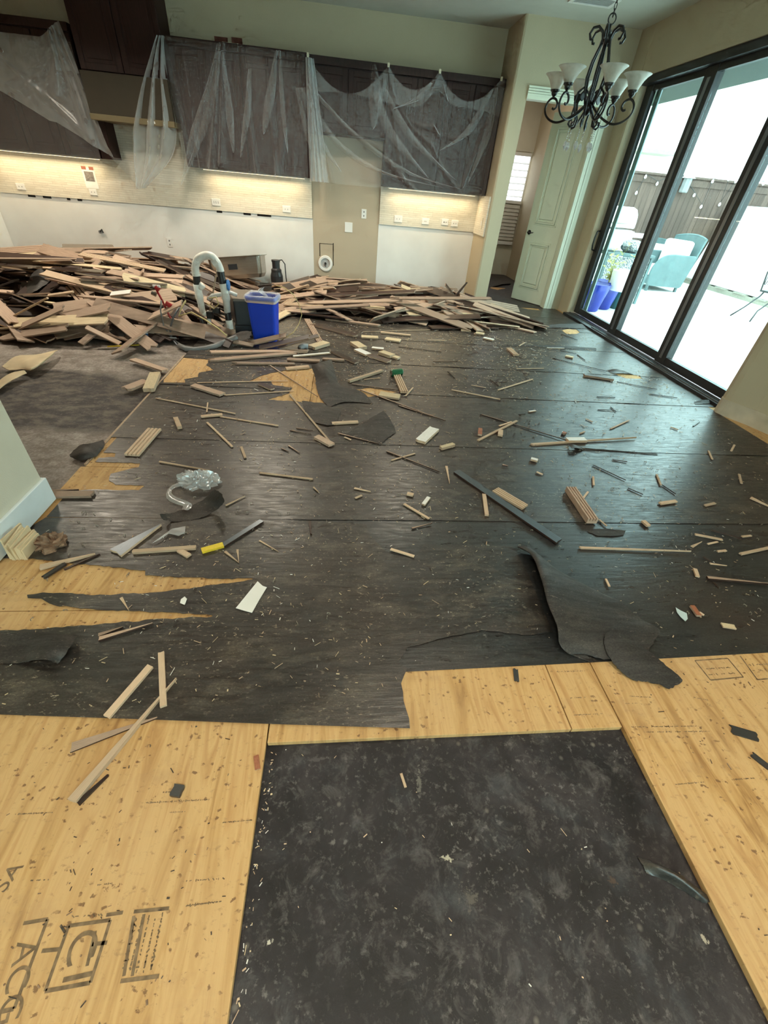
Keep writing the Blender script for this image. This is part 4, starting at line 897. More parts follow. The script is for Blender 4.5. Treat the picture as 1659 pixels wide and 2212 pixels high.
# wide swagged sheet over the fridge bay and the cabinets by the pier
tapes = [0.0, .395, .655, .975]
def swag(u):
    t = 0
    for a, b in zip(tapes, tapes[1:]):
        if a <= u <= b: s_ = (u - a) / (b - a); t = 4 * s_ * (1 - s_) * (b - a)
    return t
fl3 = []
for (u0, n_, spread, lo) in ((.0, 2, .14, 1.0), (.395, 1, .30, 1.0), (.975, 1, -.30, 1.0)):
    for k in range(n_): fl3.append((u0, .02, u0 + spread * (k + .4) / n_ + (.02 if u0 < .1 else 0), lo * rr.uniform(.8, 1.0), .010 + .004 * k / n_, rr.uniform(.035, .07)))
for (a, b, c_, d) in ((.04, .1, .58, .98), (.42, .1, .85, .97), (.50, .25, .68, .45), (.68, .45, .88, .32)): fl3.append((a, b, c_, d, .016, .055))
film('plastic_sheet', -.455, 2.06, lambda u: 2.585 - .75 * swag(u) - .0 * u, lambda u: 1.365, YF - .034, fl3, 'wide plastic sheet swagged over the fridge bay and the cabinets by the pier', nu=210, nv=80, ribs=[
 ([(655, 190, 4), (720, 300, 7), (820, 370, 8), (960, 406, 4)], 1), ([(672, 190, 3), (765, 290, 6), (880, 372, 7), (1000, 410, 3)], 1), ([(650, 190, 4), (690, 300, 6), (738, 372, 4)], 1), ([(812, 200, 5), (845, 290, 9), (925, 385, 6)], 1), ([(828, 190, 4), (890, 300, 8), (985, 390, 4)], 1), ([(1062, 195, 3), (1010, 285, 9), (950, 325, 5)], 1), ([(1072, 190, 3), (1052, 290, 7), (1012, 392, 5)], 1), ([(808, 140, 3), (812, 210, 12), (806, 280, 12)], 1), ([(642, 190, 3), (668, 300, 5), (690, 350, 3)], 1), ([(930, 180, 3), (900, 215, 8), (850, 235, 5)], 1)])
film('plastic_sheet', -.46, 2.06, lambda u: 2.59 - .75 * swag(u), lambda u: 2.26 + .16 * math.exp(-((u - .655) / .06) ** 2) - .20 * max(0, u - .8) + .03 * math.sin(u * 9), YF - .075, [(u0, 0, u0 + du, 1, .012, .05) for u0 in (.0, .395, .655, .975) for du in (-.05, .05)], 'folded-over upper hem of the wide plastic sheet', nu=160, nv=24)
def strip_fold(u, v):
    return (-.44 + .10 * v + (u - .5) * (.10 + .16 * v) + .012 * math.sin(u * 22), YF - .06 - .03 * (1 + math.sin(u * 26)), 2.56 + (1.37 - 2.56) * v)
o = MB().grid(strip_fold, 48, 30).build('plastic_sheet', K['film2'], smooth=True); tag(o, 'pleated plastic edge hanging at the side of the fridge bay', 'plastic sheet', 'plastic film over the cabinets')
for i, u in enumerate(tapes):
    x = -.455 + 2.515 * u; o = MB().box((x - .015, YF - .09, 2.585), (x + .015, YF - .06, 2.588)).box((x - .013, YF - .092, 2.565), (x + .013, YF - .088, 2.605)).build('tape_tab', K['paper_tape']); tag(o, 'strip of masking tape holding the wide plastic sheet, number %s from the hood' % ('one', 'two', 'three', 'four')[i], 'tape', 'tape strips on the film')
# ---------------------------------------------------------------- things standing among the boards
# blue bin with a clear liner
p = fl(570, 742); e = empty('waste_bin', (p.x + .015, p.y + .10, .012), -.10); tag(e, 'tall blue plastic bin with a clear liner folded over its rim', 'bin')
def rsq(hx, hy, r, z, n=5):
    out = []
    for (sx, sy, a0) in ((1, 1, 0), (-1, 1, 90), (-1, -1, 180), (1, -1, 270)):
        for k in range(n): t = math.radians(a0 + 90 * k / (n - 1)); out.append((sx * (hx - r) + r * math.cos(t), sy * (hy - r) + r * math.sin(t), z))
    return out
def loft(rings, cap0=True, cap1=False, mi=0):
    mb = MB(); n = len(rings[0]); vs = [q for rg in rings for q in rg]
    fs = [(i * n + k, i * n + (k + 1) % n, (i + 1) * n + (k + 1) % n, (i + 1) * n + k) for i in range(len(rings) - 1) for k in range(n)]
    if cap0: fs.append(tuple(range(n - 1, -1, -1)))
    if cap1: fs.append(tuple(range((len(rings) - 1) * n, len(rings) * n)))
    return mb.add(vs, fs, mi)
bh = .415
loft([rsq(.118, .085, .03, 0), rsq(.128, .092, .03, .15), rsq(.143, .108, .03, bh), rsq(.150, .115, .03, bh), rsq(.150, .115, .03, bh + .012), rsq(.140, .105, .03, bh + .012), rsq(.120, .086, .03, .012)], True, True).build('bin_body', K['blue'], e, smooth=False)
loft([rsq(.149, .113, .03, bh - .038), rsq(.151, .115, .03, bh - .016)], False, False).build('liner_band', K['rose'], e)
def ln(r, z, j): return [(x + R.uniform(-j, j), y + R.uniform(-j, j), z + R.uniform(-j, j)) for (x, y, z) in rsq(.150 + r, .116 + r, .03, z)]
loft([ln(.006, bh - .03, .003), ln(.010, bh + .01, .004), ln(.002, bh + .03, .005), ln(-.02, bh + .015, .004), ln(-.025, bh - .12, .006)], False, False).build('bin_liner', K['film2'], e, smooth=True)
mb = MB(); mb.grid(lambda u, v: (-.02 + .10 * (u - .5) * (1.2 - v) + .02 * math.sin(v * 7), .06 + .05 * math.sin(u * 5 + v * 3), bh - .02 + .095 * v), 14, 10); mb.build('liner_tuft', K['film2'], e, smooth=True)

# white pipe riser loop standing on the floor
zz7 = lambda x, y: (380 + x * .18083, 520 + y * .18083)
Yp = 4.90
def pp(x, y): return wy(*zz7(x, y), Yp)
e = empty('pvc_riser', (-1.33, Yp, 0)); tag(e, 'white pvc pipe loop with black taped joints rising from the floor', 'pipe')
o0 = Vector((-1.33, Yp, 0)); rel = lambda pts: [q - o0 for q in pts]
Lg = [pp(240, 390), pp(248, 560), pp(285, 660), pp(300, 760), pp(318, 850)]
Lg[-1].y -= .02
Rg = [pp(535, 370), pp(560, 480), pp(595, 620), pp(610, 760), pp(630, 870), pp(650, 1010), pp(668, 1115)]
arch = [pp(240, 390), pp(232, 310), pp(262, 225), pp(340, 180), pp(420, 185), pp(485, 250), pp(520, 320), pp(535, 370)]
MB().tube([Vector(q) for q in dense([tuple(q) for q in rel(arch)], 5)], .0365, 16).build('elbow_arch', K['pvc'], e, smooth=True)
def joint(q0, q1, r, mat, nm): MB().tube(rel([q0, q1]), r, 16).build(nm, mat, e, smooth=False)
joint(pp(240, 385), pp(248, 420), .041, K['pvc'], 'coupling'); joint(pp(225, 235), pp(270, 275), .041, K['pvc'], 'coupling'); joint(pp(500, 235), pp(450, 275), .041, K['pvc'], 'coupling')
joint(pp(244, 415), pp(254, 530), .034, K['black_tape'], 'rubber_coupling'); joint(pp(532, 365), pp(562, 520), .037, K['black_tape'], 'rubber_coupling')
MB().tube(rel([pp(252, 520), pp(278, 660), pp(300, 760), pp(318, 860)]), [.040, .036, .033, .032], 16).build('riser_pipe', K['pvc'], e, smooth=True)
MB().tube(rel([pp(562, 510), pp(598, 660), pp(618, 860)]), [.042, .038, .034], 16).build('riser_pipe', K['pvc'], e, smooth=True)
joint(pp(272, 640), pp(284, 690), .040, K['pvc'], 'coupling'); joint(pp(592, 620), pp(600, 700), .042, K['pvc'], 'coupling')
MB().tube(rel([pp(268, 560), pp(300, 545), pp(318, 520)]) , [.036, .034, .034], 14).build('side_branch', K['pvc'], e, smooth=True)
joint(pp(618, 850), pp(632, 950), .034, K['black_tape'], 'rubber_coupling'); MB().tube(rel([pp(632, 945), pp(655, 1060), pp(662, 1130)]), [.036, .034, .030], 16).build('riser_pipe', K['pvc'], e, smooth=True)
MB().tube(rel([pp(648, 1060), pp(690, 1095)]), .016, 10).build('red_cap', K['red'], e)
MB().tube(rel([pp(318, 850), pp(350, 880), pp(385, 860), pp(395, 890), pp(400, 1000), pp(410, 1150)]), [.030, .026, .024, .022, .022, .022], 12).build('trap_arm', K['pvc'], e, smooth=True)
MB().tube(rel([pp(300, 905), pp(330, 1000), pp(375, 1160)]), [.024, .026, .026], 12).build('black_hose', K['black_pl'], e, smooth=True)
MB().lathe([(.045, -.01), (.052, 0), (.045, .01)], 20, mat=Matrix.Translation(pp(625, 530) - o0) @ Matrix.Rotation(math.pi / 2, 4, 'Y')).build('blue_ring', simple('blue_pipe_ring', (.05, .22, .55), .4), e)
MB().tube(rel([pp(385, 700), pp(440, 660), pp(540, 640), pp(650, 620), pp(730, 650)]), [.02, .022, .02, .02, .018], 10).build('cross_arm', K['plate'], e, smooth=True)
MB().box((-.09, -.04, .16), (-.03, .03, .23)).box((-.02, -.05, .22), (.05, .02, .27)).build('valve_body', K['black_pl'], e, bevel=.006)
# red shut-off valves with braided supply hoses
def hose(nm, pts, r, mat, label, cat): return tag(MB().tube(pts, r, 8).build(nm, mat, smooth=True), label, cat)
e = empty('shutoff_valve', pp(-215, 560)); b0 = e.location.copy(); tag(e, 'red-handled shut-off valve on a thin supply pipe by the heap', 'valve')
q = lambda x, y: wy(300 + x * .25316, 500 + y * .25316, 4.72) - b0
MB().tube([q(150, 500), q(200, 590), q(250, 700), q(300, 800), q(330, 900)], .010, 8).build('supply_pipe', K['red'], e, smooth=True)
MB().tube([q(140, 470), q(175, 500)], .022, 10).build('handle', K['red'], e); MB().tube([q(110, 520), q(150, 540)], .022, 10).build('compression_nut', K['steel'], e)
MB().tube([q(230, 610), q(280, 640)], .024, 10).build('handle', K['red'], e); MB().tube([q(120, 465), q(180, 470)], .012, 8).build('stop_lever', K['plate'], e)
q2 = lambda x, y, Y=4.62: wy(300 + x * .25316, 500 + y * .25316, Y)
hose('braided_hose', [q2(190, 590), q2(185, 680), q2(210, 800), q2(260, 880), q2(290, 920), q2(350, 960, 4.5)], .007, K['hose'], 'thin braided supply hose curling down beside the red valve', 'hose')
hose('braided_hose', [q2(345, 650), q2(295, 730), q2(265, 830), q2(280, 910), q2(330, 975, 4.45), q2(420, 1000, 4.35)], .009, K['grey_frame'], 'grey braided hose looping from the valve to the white pipes', 'hose')
hose('corrugated_hose', [q2(345, 975, 4.42), q2(400, 1000, 4.34), q2(470, 1010, 4.34), q2(560, 1000, 4.36), q2(660, 975, 4.42), q2(760, 930, 4.5), q2(840, 900, 4.52)], .026, K['hose'], 'thick grey hose lying in front of the white pipes', 'hose')
hose('yellow_tube', [q2(400, 590), q2(365, 650), q2(340, 720, 4.6), q2(450, 690, 4.58), q2(560, 750, 4.55), q2(680, 830, 4.5), q2(750, 890, 4.45)], .007, K['ytube'], 'thin yellow tube crossing in front of the white pipes', 'tube')
hose('yellow_tube', [q2(580, 610, 4.75), q2(640, 660, 4.72), q2(680, 620, 4.7), q2(660, 560, 4.7), q2(600, 570, 4.72)], .006, K['ytube'], 'small loop of yellow tube tied to the riser', 'tube')
hose('yellow_wire', [q2(1170, 460, 4.95), q2(1240, 480, 4.9), q2(1320, 540, 4.9), q2(1365, 620, 4.88), q2(1390, 710, 4.85), q2(1365, 790, 4.8), q2(1320, 860, 4.72), q2(1200, 940, 4.62)], .004, K['ytube'], 'yellow wire arching behind the blue bin down to the floor', 'wire')
hose('yellow_wire', [fl(232, 749, .012), fl(280, 746, .02), fl(318, 744, .012)], .006, K['yellow'], 'straight yellow strip at the foot of the board heap', 'wire')
# junction box with blue label and cable
p = fl(312, 738, .0); e = empty('junction_box', (p.x, p.y, .02), .3); tag(e, 'blue electrical box with a grey cable lying at the heap', 'electrical box')
MB().box((-.05, -.03, 0), (.05, .03, .07)).build('box_body', K['bluebox'], e, bevel=.005); MB().box((-.055, -.032, .064), (.055, -.028, .072)).build('box_rim', K['plate'], e)
MB().tube([(.05, 0, .03), (.12, .01, .02), (.22, -.02, .012), (.30, -.02, .012)], .009, 8).build('cable', K['hose'], e)
# dark appliance box behind the riser
e = empty('black_box', (-1.08, 5.10, .0), .16); tag(e, 'black plastic box with a taupe lid between the white pipes and the blue bin', 'box')
B_ = 5.0
bp = [pp(700, 860), pp(905, 845), pp(730, 660), pp(820, 850)]
z1_ = .345
MB().add([(-.085, -.20, .10), (.22, -.20, .10), (.22, .22, .10), (-.17, .22, .10), (-.085, -.20, z1_), (.22, -.20, z1_), (.20, .22, z1_ + .01), (-.17, .22, z1_ + .01)], [(0, 3, 2, 1), (0, 1, 5, 4), (1, 2, 6, 5), (2, 3, 7, 6), (3, 0, 4, 7), (4, 5, 6, 7)]).build('box_body', K['black_pl'], e, bevel=.012)
MB().add([(-.09, -.205, z1_ - .002), (.225, -.205, z1_ - .002), (.205, .225, z1_ + .008), (-.175, .225, z1_ + .008), (-.085, -.20, z1_ + .02), (.22, -.20, z1_ + .02), (.20, .22, z1_ + .03), (-.17, .22, z1_ + .03)], [(0, 1, 5, 4), (1, 2, 6, 5), (2, 3, 7, 6), (3, 0, 4, 7), (4, 5, 6, 7)]).build('box_lid', K['box_top'], e, bevel=.006)
MB().box((-.10, -.19, 0), (.18, .15, .10)).build('plinth', K['black_pl'], e)
# steel sink lying on its side against the wall
sa, sb = wy(462, 592, 7.35), wy(572, 572, 7.35)
e = empty('steel_sink', ((sa.x + sb.x) / 2, 7.42, .12), 0); tag(e, 'stainless steel undermount sink propped on the boards against the wall', 'sink')
w_ = (sb.x - sa.x) / 2
ring = lambda z, i, r=.05: [(x, y, zq) for (x, y, zq) in rsq(w_ - i, .24 - i, r, z, 6)]
mb = loft([ring(0, .05), ring(.05, .02), ring(.27, .0), ring(.28, -.03), ring(.285, -.03), ring(.285, .015), ring(.05, .035), ring(.02, .06)], True, True)
k_ = mb.build('basin', K['steel'], e, smooth=False); k_.rotation_euler = (math.radians(-6), math.radians(-7), 0)
s_ = MB().box((-.10, -.245, .12), (.03, -.238, .19)).build('rubber_pad', K['black_pl'], e); s_.rotation_euler = k_.rotation_euler
# food waste disposer
p = wy(600, 625, 7.2); e = empty('waste_disposer', (p.x, 7.2, 0.0)); tag(e, 'black cylindrical waste disposer standing by the wall behind the blue bin', 'disposer')
MB().lathe([(.085, .02), (.09, .05), (.09, .22), (.075, .27), (.075, .30), (.055, .32), (.055, .40), (.062, .40), (.062, .425), (.0001, .425)], 24).build('motor_body', K['black_pl'], e, smooth=False)
MB().lathe([(.0915, .09), (.0915, .14)], 24).build('grey_label', K['hose'], e); MB().tube([(.03, 0, .42), (.09, 0, .43), (.13, 0, .38), (.135, 0, .2), (.15, 0, .05)], .008, 8).build('power_cord', K['black_pl'], e, smooth=True)
MB().lathe([(.02, .0), (.09, .0), (.085, .02), (.02, .02)], 20).build('base', K['hose'], e)
# grey elbow pipe scrap and the green can
hose('pipe_scrap', [fl(648, 752, .03), fl(656, 748, .035), fl(665, 749, .03)], .03, simple('grey_pipe', (.30, .33, .35), .5), 'short grey pipe scrap beside the blue bin', 'pipe')
p = fl(856, 812, .0); e = empty('drink_can', (p.x, p.y, .034), .4); tag(e, 'crushed green can half hidden under a grooved board piece', 'can')
MB().lathe([(.026, -.06), (.033, -.05), (.031, 0), (.033, .05), (.026, .06), (.0001, .055)], 16, mat=Matrix.Rotation(math.pi / 2, 4, 'Y')).build('can_body', K['green'], e); MB().lathe([(.0001, -.061), (.025, -.061), (.025, -.057)], 16, mat=Matrix.Rotation(math.pi / 2, 4, 'Y')).build('can_end', K['steel'], e)
# crumpled plastic bag
def crump(u, v):
    th = u * 2 * math.pi; ph = v * math.pi * .5; r = .085 * (1 + .30 * noise.noise(Vector((math.cos(th) * 2.2, math.sin(th) * 2.2, v * 4))) + .22 * noise.noise(Vector((math.cos(th) * 6, math.sin(th) * 6, v * 9))))
    return Vector((r * math.cos(th) * math.cos(ph) * 1.25, r * math.sin(th) * math.cos(ph) * .8, .006 + r * math.sin(ph) * .85))
p = fl(428, 1052); e = empty('plastic_bag', (p.x, p.y + .02, .006)); tag(e, 'crumpled clear plastic bag lying by the curled felt scrap', 'plastic bag')
K['bag'] = ghost('shiny_crumpled_bag', (.88, .90, .92), .50, .38, .2)
MB().grid(crump, 56, 20).build('bag_body', K['bag'], e)
tail = [fl(400, 1044, .02) , fl(370, 1050, .015), fl(361, 1066, .012), fl(372, 1080, .01), fl(402, 1088, .015), fl(408, 1092, .02), fl(398, 1104, .02)]
mb = MB(); vs = []
for i, q_ in enumerate(tail):
    d_ = tail[min(i + 1, 6)] - tail[max(i - 1, 0)]; n_ = Vector((-d_.y, d_.x, 0)).normalized() * (.022 if i else .03) * R.uniform(.6, 1.2); vs += [q_ - n_ - e.location + Vector((0, 0, .0)), q_ - e.location + Vector((0, 0, R.uniform(.006, .02))), q_ + n_ - e.location]
mb.add(vs, [(i * 3 + k, i * 3 + k + 1, i * 3 + k + 4, i * 3 + k + 3) for i in range(6) for k in range(2)]); mb.build('bag_tail', K['bag'], e, smooth=True, subd=1)
# white tape rectangle, clear plastic shreds
def flat(name, pts, mat, label, cat, z=.009, t=.0015, wav=.0):
    q_ = [fl(*p_) for p_ in pts]; mb = MB(); n_ = len(q_)
    mb.add([(a.x, a.y, z + R.uniform(0, wav)) for a in q_] + [(a.x, a.y, z + t + R.uniform(0, wav)) for a in q_], [tuple(range(n_)), tuple(range(n_, 2 * n_))] + [(i, (i + 1) % n_, n_ + (i + 1) % n_, n_ + i) for i in range(n_)])
    return tag(mb.build(name, mat), label, cat)
flat('tape_piece', [(510, 1317), (530, 1323), (545, 1327), (560, 1300), (577, 1272), (568, 1269), (557, 1259)], K['tape'], 'white rectangle of tape stuck on the dark felt', 'tape')
flat('plastic_shred', [(1457, 1315), (1468, 1322), (1481, 1328), (1483, 1340), (1478, 1345), (1468, 1336), (1460, 1326)], simple('pale_blue_plastic', (.55, .68, .70), .4), 'pale blue plastic shred near the pointed felt tongue', 'plastic shred')
flat('plastic_shred', [(372, 1146), (402, 1142), (401, 1156), (388, 1163), (366, 1158), (345, 1172), (328, 1180), (350, 1166)], K['bag'], 'clear plastic shred below the curled felt scrap', 'plastic shred', wav=.01)
flat('paper_shred', [(392, 1298), (400, 1292), (405, 1297), (400, 1310), (390, 1306)], K['tape'], 'small torn white paper with a dark dot on the felt tongue', 'paper')
# broken end of the baseboard block by the partition
e = empty('splintered_block', (-1.40, 1.50, 0.0)); tag(e, 'splintered wood block and brown fibre lump at the partition foot', 'wood block')
mb = MB()
for k in range(9): mb.box((-.035 + k * .008, -.07, .0), (-.035 + k * .008 + .007, .06 + R.uniform(-.02, .02), .075 + R.uniform(-.02, .03)), mat=Matrix.Rotation(R.uniform(-.12, .12), 4, 'X'))
mb.build('split_block', K['ply_edge'], e)
def lump(u, v):
    th = u * 2 * math.pi; ph = v * math.pi * .5; r = .055 * (1 + .7 * noise.noise(Vector((math.cos(th) * 3, math.sin(th) * 3, v * 5))))
    return (.085 + r * math.cos(th) * math.cos(ph) * 1.2, .03 + r * math.sin(th) * math.cos(ph), r * math.sin(ph) * .9)
MB().grid(lump, 26, 12).build('fibre_lump', K['insul'], e)
# ---------------------------------------------------------------- torn-up floorboards, slats and slivers
RB = random.Random(77)
def unit_board(top, side, e0, e1, taper=1.0):
    """length 1 along x, width 1 along y, thickness 1; ragged ends e0, e1 (offset per step across the width)"""
    n = len(e0); mb = MB(); vs = []
    for z in (0, 1):
        for k in range(n):
            y = -.5 + k / (n - 1); vs.append((-.5 + e0[k], y, z)); vs.append((.5 - e1[k], y * taper, z))
    m = 2 * n; b = lambda k, end, z: z * m + 2 * k + end
    mb.add(vs, [(b(k, 0, 1), b(k, 1, 1), b(k + 1, 1, 1), b(k + 1, 0, 1)) for k in range(n - 1)], 0)
    fs = [(b(k, 0, 0), b(k + 1, 0, 0), b(k + 1, 1, 0), b(k, 1, 0)) for k in range(n - 1)]
    fs += [(b(0, 0, 0), b(0, 1, 0), b(0, 1, 1), b(0, 0, 1)), (b(n - 1, 1, 0), b(n - 1, 0, 0), b(n - 1, 0, 1), b(n - 1, 1, 1))]
    fs += [(b(k + 1, 0, 0), b(k, 0, 0), b(k, 0, 1), b(k + 1, 0, 1)) for k in range(n - 1)] + [(b(k, 1, 0), b(k + 1, 1, 0), b(k + 1, 1, 1), b(k, 1, 1)) for k in range(n - 1)]
    mb.add(vs, [], 1); o = 0
    for f in fs: mb.f.append(f); mb.m.append(1)
    mb.v = mb.v[:len(vs)]
    return mb.mesh('board', [K[top], K[side]])
def ends(j, n=5): return [RB.uniform(0, j) for _ in range(n)]
def grooved(top, side):
    ys = [-.5, -.34, -.31, -.25, -.22, -.05, -.02, .04, .07, .22, .25, .31, .34, .5]; hs = [1, 1, .5, .5, 1, 1, .5, .5, 1, 1, .5, .5, 1, 1]
    mb = MB(); n = len(ys); vs = []
    for x in (-.5, .5): vs += [(x, y, h) for y, h in zip(ys, hs)] + [(x, .5, 0), (x, -.5, 0)]
    m = n + 2
    mb.add(vs, [(k, k + m, k + 1 + m, k + 1) for k in range(n - 1)], 0)
    for k in (2, 6, 10): mb.m[k - 1] = mb.m[k - 1]
    for k in (2, 6, 10): mb.m[k] = 1
    for f in [(n - 1, n - 1 + m, n + m, n), (n, n + m, n + 1 + m, n + 1), (n + 1, n + 1 + m, m, 0), tuple(range(m - 1, -1, -1)), tuple(range(m, 2 * m))]: mb.f.append(f); mb.m.append(0)
    return mb.mesh('board', [K[top], K[side]])
BM = {
 'dark': [unit_board('finish', 'raw', ends(.03), ends(.03)) for _ in range(3)] + [unit_board('finish', 'raw', ends(.10), ends(.04)) for _ in range(2)],
 'raw': [unit_board('raw', 'raw', ends(.03), ends(.03)) for _ in range(3)] + [unit_board('raw', 'raw', ends(.12), ends(.04)) for _ in range(2)],
 'pale': [unit_board('raw2', 'raw2', ends(.02, 3), ends(.02, 3)) for _ in range(3)],
 'taper': [unit_board('raw2', 'raw2', ends(.02, 3), ends(.04, 3), .12) for _ in range(3)],
 'dtaper': [unit_board('raw', 'finish', ends(.02, 3), ends(.04, 3), .15) for _ in range(2)],
 'beige': [unit_board('ply_edge', 'raw2', ends(.03), ends(.03)) for _ in range(2)],
 'white': [unit_board('white_bit', 'raw2', ends(.03), ends(.03)) for _ in range(2)],
 'grey': [unit_board('grey_strip', 'finish', ends(.006), ends(.006))],
 'sliver': [unit_board('finish', 'finish', ends(.02, 3), ends(.05, 3), .4) for _ in range(2)],
 'red': [unit_board('red_board', 'raw', ends(.05), ends(.05))],
 'groove': [grooved('raw2', 'finish')], 'groove_b': [grooved('raw', 'finish')],
 'felt': [unit_board('felt_clean', 'felt_clean', ends(.12), ends(.12))],
}
def board(nm, kind, c, L, w, t, yaw, pitch=0.0, roll=0.0):
    o = bpy.data.objects.new(nm, RB.choice(BM[kind])); COL.objects.link(o)
    o.location = c; o.rotation_mode = 'XYZ'; o.rotation_euler = (roll, pitch, yaw); o.scale = (L, w, t); return o
def stick(p0, p1, w, kind, label, t=None, z=.0075, nm=None, group=None, cat=None, lift=0.0):
    a, b = fl(*p0, z), fl(*p1, z); d = b - a; L = max(d.length, .012)
    t = t or max(.003, min(.014, w * .45))
    small = w < .034
    o = board(nm or ('wood_sliver' if small else 'broken_board'), kind, (a + b) / 2 + Vector((0, 0, lift)), L, w, t, math.atan2(d.y, d.x), -RB.uniform(0, .01), 0)
    tag(o, label, cat or ('sliver' if small else 'board'), group); return o
G1 = 'slivers strewn on the felt'
def sl(zone, items):
    for it in items:
        p0, p1, w, k = it[:4]; stick(p0, p1, w, k, zone, group=zone + ' group' if False else G1 + ' ' + zone.split(' on ')[-1][:24])
def many(rows, label, group):
    for (a, b, c, d, w, k) in rows: stick((a, b), (c, d), w, k, label, group=group)
